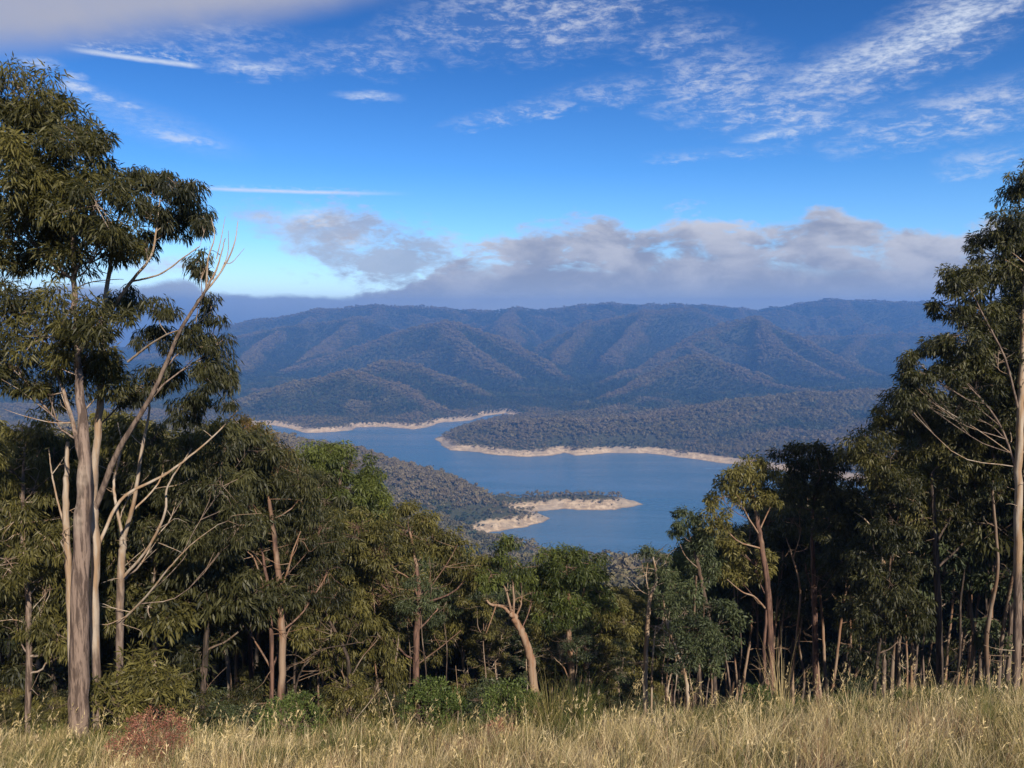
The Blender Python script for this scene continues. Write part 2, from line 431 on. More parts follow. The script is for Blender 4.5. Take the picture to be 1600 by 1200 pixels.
# ------------------------------------------------------------------ ground
def ground_material():
    m, b, bs = principled('ground_soil', 0.95)
    geo = b.n('ShaderNodeNewGeometry')
    pos = geo.outputs['Position']
    sp = b.n('ShaderNodeSeparateXYZ'); b.put(sp.inputs[0], pos)
    z = sp.outputs[2]; y = sp.outputs[1]
    big = b.noise(pos, 0.02, 4, 0.6)
    mid = b.noise(pos, 0.12, 6, 0.65)
    fine = b.noise(pos, 3.0, 6, 0.7)
    # bare drawdown soil with faint level benches left by the falling water
    bands = b.noise(b.comb(b.mul(sp.outputs[0], 0.004), b.mul(y, 0.004), b.mul(z, 0.9)), 1.0, 3, 0.6)
    sand = b.mixc(b.sstep(bands, 0.38, 0.62), (0.44, 0.325, 0.205), (0.26, 0.19, 0.125))
    sand = b.mixc(b.sstep(mid, 0.42, 0.66), sand, (0.54, 0.41, 0.27))
    rock = b.noise(pos, 0.35, 4, 0.7)
    sand = b.mixc(b.mul(b.sstep(rock, 0.56, 0.66), 0.6), sand, (0.20, 0.14, 0.09))
    sand = b.mixc(b.mul(b.sstep(b.noise(pos, 0.012, 4, 0.65), 0.46, 0.62), 0.7), sand, (0.24, 0.20, 0.155))
    wet = b.sstep(z, 1.1, 0.3)
    sand = b.mixc(b.mul(wet, 0.6), sand, (0.16, 0.11, 0.07))
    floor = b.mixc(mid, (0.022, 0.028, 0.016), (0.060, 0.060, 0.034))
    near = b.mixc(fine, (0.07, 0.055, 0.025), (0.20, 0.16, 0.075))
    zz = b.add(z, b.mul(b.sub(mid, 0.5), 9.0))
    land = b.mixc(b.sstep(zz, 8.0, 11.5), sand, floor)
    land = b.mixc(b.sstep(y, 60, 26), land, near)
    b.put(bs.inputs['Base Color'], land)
    bp = b.n('ShaderNodeBump'); bp.inputs['Strength'].default_value = 0.6; bp.inputs['Distance'].default_value = 1.5
    b.put(bp.inputs['Height'], rock); b.put(bs.inputs['Normal'], bp.outputs[0])
    return m
def build_ground():
    nr, na = GX.shape
    idx = np.arange(nr * na).reshape(nr, na)
    a = idx; bq = np.roll(idx, -1, axis=1)
    F = np.stack([a[:-1], bq[:-1], bq[1:], a[1:]], -1).reshape(-1, 4)[:, ::-1]
    rr = np.repeat(RR[:, None], na, 1); aa = np.radians(AZ)[None, :]
    ox = rr * np.sin(aa); oy = rr * np.cos(aa)
    out = ((np.abs(ox - GX) > 1e-6) | (np.abs(oy - GY) > 1e-6)).ravel()
    F = F[~out[F].all(axis=1)]
    # ring gap at the camera's feet closed with a small quad fan
    c = nr * na
    V = np.concatenate([np.stack([GX.ravel(), GY.ravel(), GZ.ravel()], -1), [[0, 0, h1(0, 0)]]])
    k = np.arange(0, na, 2)
    fan = np.stack([np.full(len(k), c), (k + 2) % na, (k + 1) % na, k], -1)
    F = np.concatenate([F, fan])
    me = np_mesh('ground', V, F, smooth=True)
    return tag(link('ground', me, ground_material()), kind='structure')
build_ground()

def build_water():
    m, b, bs = principled('lake_water', 0.12)
    bs.inputs['Base Color'].default_value = (0.055, 0.145, 0.255, 1)
    bs.inputs['IOR'].default_value = 1.333
    bs.inputs['Specular IOR Level'].default_value = 0.5
    geo = b.n('ShaderNodeNewGeometry'); pos = geo.outputs['Position']
    mp = b.n('ShaderNodeMapping'); b.put(mp.inputs[0], pos); mp.inputs['Scale'].default_value = (1, 1.8, 1); mp.inputs['Rotation'].default_value = (0, 0, R(20))
    w = b.noise(mp.outputs[0], 0.10, 7, 0.72, 0.3)
    mc = b.n('ShaderNodeMapping'); b.put(mc.inputs[0], pos); mc.inputs['Scale'].default_value = (0.35, 1.5, 1); mc.inputs['Rotation'].default_value = (0, 0, R(-12))
    calm = b.noise(mc.outputs[0], 0.007, 5, 0.6, 0.8)
    bp = b.n('ShaderNodeBump'); bp.inputs['Strength'].default_value = 1.0
    b.put(bp.inputs['Distance'], b.lin(calm, 0.35, 0.65, 0.8, 4.0))
    b.put(bp.inputs['Height'], w); b.put(bs.inputs['Normal'], bp.outputs[0])
    b.put(bs.inputs['Roughness'], b.lin(calm, 0.35, 0.65, 0.07, 0.30))
    V = [(-3200, 600, 0), (3200, 600, 0), (3200, 3000, 0), (-3200, 3000, 0)]
    me = np_mesh('lake_water', V, [(0, 1, 2, 3)])
    tag(link('lake_water', me, m), kind='structure')
build_water()

# ------------------------------------------------------------------ leaf, bark and forest materials
def leaf_material(name, c_dark, c_light, trans=0.35, vary=0.3):
    m = bpy.data.materials.new(name); m.use_nodes = True
    nt = m.node_tree; nt.nodes.clear(); b = NB(nt)
    at = b.n('ShaderNodeAttribute', attribute_name='tint')
    oi = b.n('ShaderNodeObjectInfo')
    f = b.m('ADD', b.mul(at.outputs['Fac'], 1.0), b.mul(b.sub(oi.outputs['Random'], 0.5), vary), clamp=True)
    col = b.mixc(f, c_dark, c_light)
    df = b.n('ShaderNodeBsdfPrincipled')
    df.inputs['Roughness'].default_value = 0.55; df.inputs['Specular IOR Level'].default_value = 0.35
    b.put(df.inputs['Base Color'], col)
    if trans > 0:
        tr = b.n('ShaderNodeBsdfTranslucent'); b.put(tr.inputs['Color'], b.mixc(0.5, col, (0.10, 0.12, 0.01)))
        mx = b.n('ShaderNodeMixShader'); mx.inputs[0].default_value = trans
        nt.links.new(df.outputs[0], mx.inputs[1]); nt.links.new(tr.outputs[0], mx.inputs[2])
        res = mx.outputs[0]
    else: res = df.outputs[0]
    out = b.n('ShaderNodeOutputMaterial'); nt.links.new(res, out.inputs[0])
    return m

# ------------------------------------------------------------------ the far wood: real crowns, set out by points
def far_crown(seed, npatch, w, hgt, leaf):
    r = np.random.RandomState(seed)
    V, F, T = [], [], []
    k = 0
    blobs = [(r.uniform(-.34, .34) * w, r.uniform(-.34, .34) * w, hgt * r.uniform(.5, .86), r.uniform(.22, .34) * w) for _ in range(6)]
    blobs.append((0, 0, hgt * .72, .34 * w))
    for i in range(npatch):
        bx, by, bz, br = blobs[r.randint(len(blobs))]
        n = r.normal(size=3); n[2] = abs(n[2]) * 0.8 + n[2] * .2; n /= np.linalg.norm(n)
        c = np.array([bx, by, bz]) + n * br * r.uniform(.75, 1.05) * np.array([1, 1, .8])
        nn = n + r.normal(size=3) * .45; nn /= np.linalg.norm(nn)
        t = np.cross(nn, r.normal(size=3)); t /= np.linalg.norm(t); u = np.cross(nn, t)
        s = leaf * r.uniform(.6, 1.3)
        V += [c + t * s, c + u * s * .7, c - t * s, c - u * s * .7]
        F.append((k, k + 1, k + 2, k + 3)); T += [float(np.clip(r.normal(.5, .25), 0, 1))] * 4; k += 4
    # pale stem with two limbs
    def stick(p, q, a, bb):
        nonlocal k
        p = np.array(p); q = np.array(q)
        for dx, dy in ((1, 0), (0, 1)):
            o = np.array([dx, dy, 0.0])
            V.extend([p - o * a, p + o * a, q + o * bb, q - o * bb]); F.append((k, k + 1, k + 2, k + 3)); T.extend([2.0] * 4); k += 4
    stick((0, 0, -2), (.1 * w, 0, hgt * .6), .28, .16)
    stick((.05 * w, 0, hgt * .3), (-.25 * w, .1 * w, hgt * .8), .16, .08)
    stick((.05 * w, 0, hgt * .4), (.3 * w, -.1 * w, hgt * .85), .14, .08)
    return np.array(V), np.array(F), np.array(T)
def far_leaf_material(name, dark, light, stem, dry_lit_pair=None):
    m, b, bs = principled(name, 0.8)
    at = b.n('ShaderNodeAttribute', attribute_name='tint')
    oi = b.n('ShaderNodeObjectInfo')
    dry = b.n('ShaderNodeAttribute', attribute_name='dry', attribute_type='INSTANCER').outputs['Fac']  # dryness, and cloud shade tinted into the crowns where low
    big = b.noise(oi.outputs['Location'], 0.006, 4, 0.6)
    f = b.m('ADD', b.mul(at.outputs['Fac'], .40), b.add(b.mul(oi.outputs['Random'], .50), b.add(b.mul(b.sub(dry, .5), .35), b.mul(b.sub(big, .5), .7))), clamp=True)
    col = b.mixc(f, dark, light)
    if dry_lit_pair: col = b.mixc(b.sstep(dry, .25, .75), col, b.mixc(f, dry_lit_pair[0], dry_lit_pair[1]))  # dry scrub and lit crest tones over the shaded far tone
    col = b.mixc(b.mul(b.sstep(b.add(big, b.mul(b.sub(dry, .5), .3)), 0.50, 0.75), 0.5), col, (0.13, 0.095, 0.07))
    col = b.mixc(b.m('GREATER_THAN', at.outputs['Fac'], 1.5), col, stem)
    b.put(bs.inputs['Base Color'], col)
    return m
HOR = np.maximum.accumulate((GZ - EYE) / np.maximum(np.hypot(GX, GY), 1e-3), axis=0)
def visible(x, y, z, top, slack=0.0):
    az = np.degrees(np.arctan2(x, y)); r = np.hypot(x, y)
    ia = np.clip(np.searchsorted(AZ, az), 0, len(AZ) - 1)
    ir = np.clip(np.searchsorted(RR, r * 0.985 - 6) - 1, 0, len(RR) - 1)
    return (z + top + slack - EYE) / r > HOR[ir, ia]
def forest_points():
    r = np.random.RandomState(77)
    out = []
    for (y0, y1, sp, sc_) in ((300, 760, 7.5, .95), (760, 1420, 7.2, .85), (1420, 2700, 8.0, .95), (2700, 4000, 10, 1.15), (4000, 5600, 12, 1.3)):
        W_ = y1 * 0.80
        xs = np.arange(-W_, W_, sp); ys = np.arange(y0, y1, sp)
        X, Y = np.meshgrid(xs, ys); X = X.ravel() + r.uniform(-.5, .5, X.size) * sp * .95; Y = Y.ravel() + r.uniform(-.5, .5, Y.size) * sp * .95
        k = np.abs(np.degrees(np.arctan2(X, Y))) < 37; X = X[k]; Y = Y[k]
        # cheap heights from the sheet first
        az = np.degrees(np.arctan2(X, Y)); rr_ = np.hypot(X, Y)
        ia = np.clip(np.searchsorted(AZ, az), 1, len(AZ) - 1); ir = np.clip(np.searchsorted(RR, rr_), 1, len(RR) - 1)
        fa = np.clip((az - AZ[ia - 1]) / (AZ[ia] - AZ[ia - 1]), 0, 1); fr = np.clip((rr_ - RR[ir - 1]) / (RR[ir] - RR[ir - 1]), 0, 1)
        Z = (GZ[ir - 1, ia - 1] * (1 - fa) + GZ[ir - 1, ia] * fa) * (1 - fr) + (GZ[ir, ia - 1] * (1 - fa) + GZ[ir, ia] * fa) * fr
        edge = np.interp(Y, [1300, 1500, 1900, 2300], [7.2, 7.4, 5.0, 2.9]) + 3.0 * fbm(X / 40, Y / 40, 2, 91) + r.normal(0, .8, X.size)
        dens = fbm(X / 70, Y / 70, 3, 95)
        k = (Z > edge) & (r.uniform(size=X.size) < np.clip(1.08 + dens * .6, .6, 1)) & visible(X, Y, Z, 9 * sc_, 12)
        X, Y, Z = X[k], Y[k], Z[k]
        s = sc_ * np.clip(r.normal(1, .28, X.size), .5, 1.8) * np.where(Z < 22, .68, 1)
        o_ = 26 + Y * .016
        cv = Z - .25 * (height(X + o_, Y) + height(X - o_, Y) + height(X, Y + o_) + height(X, Y - o_))  # drier crests, plus lit ridges and shaded hollows put into crown colour
        out.append(np.stack([X, Y, Z - .4, s, np.clip(np.interp(Y, [2100, 2330, 4500], [.78, .26, .06]) + cv / (4 + Y * .0042), 0, 1)], -1))  # near slopes drier, far ranges coloured darker to stand for cloud shade
    # sparse bushes on the bare shore
    for (y0, y1, sp, p) in ((1050, 1350, 5, .09), (1500, 2450, 6, .13)):
        X, Y = np.meshgrid(np.arange(-500, 900, sp), np.arange(y0, y1, sp)); X = X.ravel() + r.uniform(-3, 3, X.size); Y = Y.ravel() + r.uniform(-3, 3, Y.size)
        k = r.uniform(size=X.size) < p; X, Y = X[k], Y[k]; Z = height(X, Y)
        k = (Z > 2.5) & (Z < 9); X, Y, Z = X[k], Y[k], Z[k]
        out.append(np.stack([X, Y, Z - .3, r.uniform(.12, .34, len(X)), r.uniform(.3, .8, len(X))], -1))
    return np.concatenate(out)
def scatter_object(name, pts, protos, mat, seed, label=None, cat=None, kind='stuff', tilt=0.08):
    """points -> instances of a few crown meshes, as one object"""
    r = np.random.RandomState(seed)
    me = bpy.data.meshes.new(name + '_points')
    me.vertices.add(len(pts)); me.vertices.foreach_set('co', np.ascontiguousarray(pts[:, :3], dtype=np.float32).ravel())
    a = me.attributes.new('size', 'FLOAT', 'POINT'); a.data.foreach_set('value', pts[:, 3].astype(np.float32))
    a = me.attributes.new('dry', 'FLOAT', 'POINT'); a.data.foreach_set('value', (pts[:, 4] if pts.shape[1] > 4 else np.full(len(pts), .5)).astype(np.float32))  # carries painted hill shade as well as dryness
    rot = np.stack([r.normal(0, tilt, len(pts)), r.normal(0, tilt, len(pts)), r.uniform(0, 6.283, len(pts))], -1).astype(np.float32)
    a = me.attributes.new('turn', 'FLOAT_VECTOR', 'POINT'); a.data.foreach_set('vector', rot.ravel())
    a = me.attributes.new('pick', 'INT', 'POINT'); a.data.foreach_set('value', r.randint(0, len(protos), len(pts)).astype(np.int32))
    ob = link(name, me)
    ng = bpy.data.node_groups.new(name, 'GeometryNodeTree')
    ng.interface.new_socket('Geometry', in_out='INPUT', socket_type='NodeSocketGeometry')
    ng.interface.new_socket('Geometry', in_out='OUTPUT', socket_type='NodeSocketGeometry')
    N = ng.nodes; L = ng.links
    gi = N.new('NodeGroupInput'); go = N.new('NodeGroupOutput')
    iop = N.new('GeometryNodeInstanceOnPoints')
    jn = N.new('GeometryNodeJoinGeometry')
    for p in protos[::-1]:
        oi = N.new('GeometryNodeObjectInfo'); oi.inputs['Object'].default_value = p; oi.inputs['As Instance'].default_value = True
        L.new(oi.outputs['Geometry'], jn.inputs[0])
    def attr(nm, typ):
        nd = N.new('GeometryNodeInputNamedAttribute'); nd.data_type = typ; nd.inputs['Name'].default_value = nm; return nd.outputs[0]
    L.new(gi.outputs[0], iop.inputs['Points']); L.new(jn.outputs[0], iop.inputs['Instance'])
    iop.inputs['Pick Instance'].default_value = True
    L.new(attr('pick', 'INT'), iop.inputs['Instance Index'])
    L.new(attr('turn', 'FLOAT_VECTOR'), iop.inputs['Rotation'])
    L.new(attr('size', 'FLOAT'), iop.inputs['Scale'])
    L.new(iop.outputs[0], go.inputs[0])
    md = ob.modifiers.new('scatter', 'NODES'); md.node_group = ng
    return tag(ob, label, cat, None, kind)
def build_far_forest():
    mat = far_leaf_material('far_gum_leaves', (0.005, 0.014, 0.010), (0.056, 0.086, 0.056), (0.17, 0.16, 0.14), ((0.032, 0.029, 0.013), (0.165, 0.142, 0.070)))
    protos = []
    for i, (w, hg) in enumerate(((8.5, 11), (10, 10), (7, 12), (9.5, 9))):
        V, F, T = far_crown(i + 1, 64, w, hg, 1.25)
        me = np_mesh('far_gum', V, F, tint=T); me.materials.append(mat)
        protos.append(bpy.data.objects.new('far_gum', me))
    pts = forest_points()
    print('far trees', len(pts))
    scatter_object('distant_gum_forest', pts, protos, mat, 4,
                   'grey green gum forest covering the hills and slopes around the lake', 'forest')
build_far_forest()

# ------------------------------------------------------------------ haze
def build_haze():
    x0, x1, y0, y1, z0, z1 = -5300, 5300, -450, 6900, -7.5, HAZE_TOP
    V = [(x, y, z) for z in (z0, z1) for y in (y0, y1) for x in (x0, x1)]
    F = [(0, 2, 3, 1), (4, 5, 7, 6), (0, 1, 5, 4), (2, 6, 7, 3), (0, 4, 6, 2), (1, 3, 7, 5)]
    me = np_mesh('haze', V, F)
    m = bpy.data.materials.new('haze'); m.use_nodes = True
    nt = m.node_tree; nt.nodes.clear(); b = NB(nt)
    pv = b.n('ShaderNodeVolumePrincipled'); out = b.n('ShaderNodeOutputMaterial')
    pv.inputs['Color'].default_value = HAZE_COLOR
    pv.inputs['Density'].default_value = HAZE_DENSITY
    pv.inputs['Anisotropy'].default_value = 0.1
    nt.links.new(pv.outputs[0], out.inputs['Volume'])
    tag(link('haze', me, m), kind='stuff')
HAZE_TOP = float(max(GZ.max() + 30, 345.0))
HAZE_DENSITY = 1.65e-4
HAZE_COLOR = (0.15, 0.38, 0.88, 1)
print('top of land', GZ.max())
build_haze()

# ------------------------------------------------------------------ trees near the camera
def bark_material(name, rough_c, rough_d, smooth_c, warm):
    m, b, bs = principled(name, 0.85)
    at = b.n('ShaderNodeAttribute', attribute_name='tint').outputs['Fac']
    tc = b.n('ShaderNodeTexCoord').outputs['Object']
    mp = b.n('ShaderNodeMapping'); b.put(mp.inputs[0], tc); mp.inputs['Scale'].default_value = (9, 9, 0.9)
    st = b.noise(mp.outputs[0], 1.4, 6, 0.65, 0.2)
    bl = b.noise(tc, 0.9, 4, 0.6)
    rc = b.mixc(b.sstep(st, .42, .58), rough_d, rough_c)
    mp2 = b.n('ShaderNodeMapping'); b.put(mp2.inputs[0], tc); mp2.inputs['Scale'].default_value = (4, 4, 0.45)
    pl = b.noise(mp2.outputs[0], 1.2, 4, 0.6)
    sc_ = b.mixc(b.sstep(pl, .40, .60), smooth_c, warm)
    f = b.sstep(b.add(at, b.mul(b.sub(bl, .5), .9)), .35, .62)
    b.put(bs.inputs['Base Color'], b.mixc(f, rc, sc_))
    bp = b.n('ShaderNodeBump'); bp.inputs['Strength'].default_value = .8; bp.inputs['Distance'].default_value = .03
    b.put(bp.inputs['Height'], st); b.put(bs.inputs['Normal'], bp.outputs[0])
    return m
BARK_GREY = bark_material('grey_gum_bark', (.20, .145, .115), (.065, .045, .036), (.36, .295, .235), (.28, .175, .105))
BARK_PALE = bark_material('pale_gum_bark', (.19, .14, .11), (.085, .06, .048), (.34, .28, .22), (.25, .165, .10))
BARK_RED = bark_material('red_gum_bark', (.15, .085, .062), (.055, .032, .025), (.24, .17, .12), (.19, .105, .062))
BARK_DARK = bark_material('dark_gum_bark', (.085, .06, .047), (.026, .02, .016), (.19, .145, .11), (.14, .085, .052))
LEAF = {
    'dark': leaf_material('dark_gum_leaves', (.010, .013, .005), (.082, .078, .024), .28),
    'olive': leaf_material('olive_gum_leaves', (.016, .019, .006), (.155, .135, .034), .30),
    'blue': leaf_material('blue_green_gum_leaves', (.012, .020, .011), (.088, .105, .042), .26),
    'green': leaf_material('green_gum_leaves', (.015, .026, .006), (.125, .145, .028), .32),
    'orange_lit': leaf_material('orange_lit_gum_leaves', (.06, .045, .012), (.24, .155, .045), .34),  # orange light on a crown top, put into the leaf colour
}
class Geo:
    def __init__(s): s.V, s.F, s.T, s.n = [], [], [], 0
    def tube(s, pts, rad, tint, sides=6, lump=0.0, rng=None):
        pts = np.asarray(pts, float); n = len(pts)
        rad = np.asarray(rad, float); tint = np.broadcast_to(np.asarray(tint, float), (n,))
        tg = np.gradient(pts, axis=0); tg /= np.linalg.norm(tg, axis=1)[:, None] + 1e-9
        up = np.array([0.31, 0.95, 0.05]); a = np.cross(tg, up); a /= np.linalg.norm(a, axis=1)[:, None] + 1e-9
        c = np.cross(tg, a)
        th = np.linspace(0, 2 * math.pi, sides, endpoint=False)
        rr = rad[:, None] * np.ones(sides)
        if lump and rng is not None:
            rr = rr * (1 + lump * rng.normal(size=(1, sides)) + lump * .5 * rng.normal(size=(n, sides)))
        ring = pts[:, None] + rr[..., None] * (np.cos(th)[None, :, None] * a[:, None] + np.sin(th)[None, :, None] * c[:, None])
        i = np.arange(n * sides).reshape(n, sides)
        j = np.roll(i, -1, 1)
        s.F.append((np.stack([i[:-1], j[:-1], j[1:], i[1:]], -1).reshape(-1, 4)) + s.n)
        s.V.append(ring.reshape(-1, 3)); s.T.append(np.repeat(tint, sides)); s.n += n * sides
    def quads(s, Q, tint):      # Q (k,4,3)
        k = len(Q)
        s.V.append(Q.reshape(-1, 3)); s.F.append(np.arange(k * 4).reshape(k, 4) + s.n); s.T.append(np.repeat(tint, 4)); s.n += 4 * k
    def mesh(s, name, smooth=False):
        return np_mesh(name, np.concatenate(s.V), np.concatenate(s.F), smooth, np.concatenate(s.T))
def smooth_path(pts, n, wob=0.0, r=None):
    """Catmull-Rom through points; returns n points"""
    p = np.asarray(pts, float)
    p = np.concatenate([[2 * p[0] - p[1]], p, [2 * p[-1] - p[-2]]])
    t = np.linspace(0, len(p) - 3 - 1e-6, n); i = t.astype(int); f = (t - i)[:, None]
    a, b_, c, d = p[i], p[i + 1], p[i + 2], p[i + 3]
    q = .5 * ((2 * b_) + (-a + c) * f + (2 * a - 5 * b_ + 4 * c - d) * f ** 2 + (-a + 3 * b_ - 3 * c + d) * f ** 3)
    if wob and r is not None:
        w = r.normal(size=q.shape) * wob; w[0] = 0; w[-1] *= .3
        q = q + w
    return q
def leaves(rng, centers, radii, per, length, width, droop, tints):
    """narrow hanging leaves round each clump centre"""
    C = np.repeat(centers, per, 0); Rr = np.repeat(radii, per); T = np.repeat(tints, per)
    n = len(C)
    d = rng.normal(size=(n, 3)); d /= np.linalg.norm(d, axis=1)[:, None]
    rad = rng.uniform(.15, 1.0, n) ** .6
    base = C + d * (Rr * rad)[:, None] * np.array([1.05, 1.05, .75])
    dr = d * .75 + rng.normal(size=(n, 3)) * .55 + np.array([0, 0, -droop])
    dr /= np.linalg.norm(dr, axis=1)[:, None]
    L = (length * rng.uniform(.6, 1.35, n))[:, None]
    sd_ = np.cross(dr, rng.normal(size=(n, 3))); sd_ /= np.linalg.norm(sd_, axis=1)[:, None] + 1e-9
    wv = sd_ * L * width * .5
    tip = base + dr * L
    tip[:, 2] -= L[:, 0] * .12
    mid = base + dr * L * .42
    Q = np.stack([base, mid + wv, tip, mid - wv], 1)
    return Q, np.clip(T + rng.normal(0, .13, n), 0, 1)
def grow(seed, stems, blobs, rc=.35, per=90, leaf=.16, lw=.22, droop=.9, dens=1.0, bare=0, twig=.012, limb=None, tint0=.45):
    """stems: list of (points, radii, tints). blobs: (x,y,z, rx,ry,rz). returns trunk Geo, crown Geo"""
    rng = np.random.RandomState(seed)
    tr, cr = Geo(), Geo()
    allp = []
    for pts, rad, tin in stems:
        n = max(8, len(pts) * 6)
        q = smooth_path(pts, n, np.mean(rad) * .12, rng)
        rr = np.interp(np.linspace(0, 1, n), np.linspace(0, 1, len(rad)), rad)
        tt = np.interp(np.linspace(0, 1, n), np.linspace(0, 1, len(tin)), tin)
        tr.tube(q, rr, tt, 10 if rad[0] > .1 else 7, .07, rng)
        allp.append(np.concatenate([q, rr[:, None], tt[:, None]], 1))
    S = np.concatenate(allp)
    for (bx, by, bz, rx, ry, rz) in blobs:
        c = np.array([bx, by, bz])
        hd = np.hypot(S[:, 0] - bx, S[:, 1] - by)
        want = bz - .55 * hd - .35 * rz
        cost = hd + 1.6 * np.abs(S[:, 2] - want) + 3 * np.maximum(S[:, 2] - want, 0)
        k = int(np.argmin(cost)); a = S[k, :3]; ra = S[k, 3]; ta = S[k, 4]
        dist = np.linalg.norm(c - a)
        lr = min(ra * .5, max(.014, .013 * dist + .010)) if limb is None else min(ra * .62, limb)
        mid = a + (c - a) * .5 + np.array([0, 0, -.10 * dist]) + rng.normal(size=3) * dist * .07
        endp = c + np.array([0, 0, .25 * rz])
        q = smooth_path([a, mid, c, endp], 12, lr * .35, rng)
        tr.tube(q, np.linspace(lr, max(lr * .28, .005), 12), rng.uniform(.25, .65), 5)
        r3 = (rx * ry * rz) ** (2 / 3)
        n = int(np.clip(dens * 2.3 * r3 / rc ** 2, 6, 200))
        d = rng.normal(size=(n, 3)); d /= np.linalg.norm(d, axis=1)[:, None]
        u = rng.uniform(.25, 1, n) ** .55
        cen = c + d * u[:, None] * np.array([rx, ry, rz])
        rads = rc * rng.uniform(.6, 1.35, n)
        bt = tint0 + rng.normal() * .10
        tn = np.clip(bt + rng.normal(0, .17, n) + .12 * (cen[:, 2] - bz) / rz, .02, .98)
        Q, T = leaves(rng, cen, rads, per, leaf, lw, droop, tn)
        cr.quads(Q, T)
        for j in range(n):
            o = q[rng.randint(4, 12)]
            m_ = o + (cen[j] - o) * .5 + rng.normal(size=3) * .06 + np.array([0, 0, .05])
            tr.tube([o, m_, cen[j]], [twig * 1.3, twig * .8, twig * .4], .45, 3)
    for _ in range(bare):           # dead twigs along the stems
        k = rng.randint(len(S)); a = S[k, :3]; L = rng.uniform(.3, 1.15)
        if S[k, 2] < 1: continue
        d = rng.normal(size=3); d[2] = abs(d[2]) * .5 - .1; d /= np.linalg.norm(d)
        p1 = a + d * L * .5; p2 = p1 + (d + rng.normal(size=3) * .35) * L * .5; p3 = p2 + (d + rng.normal(size=3) * .5) * L * .35
        tr.tube(smooth_path([a, p1, p2, p3], 9), np.linspace(.015, .004, 9), .7, 4)
        p4 = p1 + (d + rng.normal(size=3) * .5) * L * .4
        tr.tube(smooth_path([p1, (p1 + p4) / 2 + rng.normal(size=3) * .03, p4], 5), np.linspace(.009, .003, 5), .7, 3)
    return tr, cr
def tree_thing(name, label, cat, loc, tr, cr, bark, leaf, group=None, rotz=0):
    root = bpy.data.objects.new(name, None); COL.objects.link(root)
    root.location = loc; root.rotation_euler = (0, 0, rotz)
    tag(root, label, cat, group)
    link('trunk', tr.mesh('trunk', True), bark, root)
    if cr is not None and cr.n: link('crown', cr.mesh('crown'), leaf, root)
    return root
def px_tree(name, label, d, stems, blobs, bark, leafk, seed, group=None, cat='tree', spread=1.0, **kw):
    """stems: [( [(px,py,depth offset)...], [width in photo px...], [tint...] )]; blobs: (px,py,rx,ry[,depth])"""
    rng = np.random.RandomState(seed + 900)
    b0 = P(*stems[0][0][0][:2], d)
    gz = h1(b0[0], d)
    base = np.array([b0[0], d, gz - .05])
    k = d / FPX * 1.0
    st = []
    for i, (pts, wid, tin) in enumerate(stems):
        q = []
        for j, p in enumerate(pts):
            off = p[2] if len(p) > 2 else 0
            q.append(np.array(P(p[0], p[1], d + off)) - base)
        if i == 0: q[0][2] = -.15; 
        st.append((q, [w * k * (.5 if i == 0 else .32) for w in wid], tin))
    bl = []
    for bq in blobs:
        off = bq[4] if len(bq) > 4 else rng.uniform(-1, 1) * spread * 1.1
        c = np.array(P(bq[0], bq[1], d + off)) - base
        rx = bq[2] * k * 1.08; rz = bq[3] * k * 1.12
        bl.append((c[0], c[1], c[2], rx, max(rx, rz) * .95, rz))
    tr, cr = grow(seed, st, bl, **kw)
    return tree_thing(name, label, cat, base, tr, cr, bark, LEAF[leafk] if leafk else None, group)

# ---- the big trees on the left
px_tree('gum_tree', 'tall thick-trunked gum at the left edge whose dense crown fills the top left corner', 17,
        [([(122, 1135), (124, 1000), (127, 850), (132, 740), (126, 620, .2), (120, 540, .3), (116, 440, .3), (112, 330, .3), (100, 240, .2)], [33, 29, 26, 20, 13, 10, 8, 6, 3], [0, .1, .35, .5, .3, .2, .3, .4, .5]),
         ([(132, 740), (108, 640, .5), (80, 560, .9), (50, 500, 1.2)], [14, 9, 6, 4], [.4, .5, .5, .5])],
        [(30, 145, 62, 42, 0), (75, 205, 70, 50, .6), (125, 240, 52, 42, -.4), (100, 300, 85, 50, .2), (35, 270, 70, 60, -.5), (40, 360, 65, 50, .8), (150, 330, 60, 45, -.9),
         (150, 392, 62, 36, .3), (90, 390, 50, 35, 1), (-5, 420, 40, 42, .6), (-30, 200, 60, 60, .2), (-40, 320, 60, 60, .8), (20, 485, 55, 30, .5), (70, 530, 62, 40, .2), (115, 480, 38, 30, -.8), (130, 565, 55, 40, .9),
         (30, 580, 50, 30, 1.1), (160, 500, 34, 28, -.9), (75, 610, 42, 26, 1.2), (-30, 520, 50, 40, .9), (170, 600, 38, 30, .9)],
        BARK_GREY, 'olive', 11, rc=.30, per=150, leaf=.17, lw=.17, droop=.75, dens=1.3, bare=6, tint0=.22)
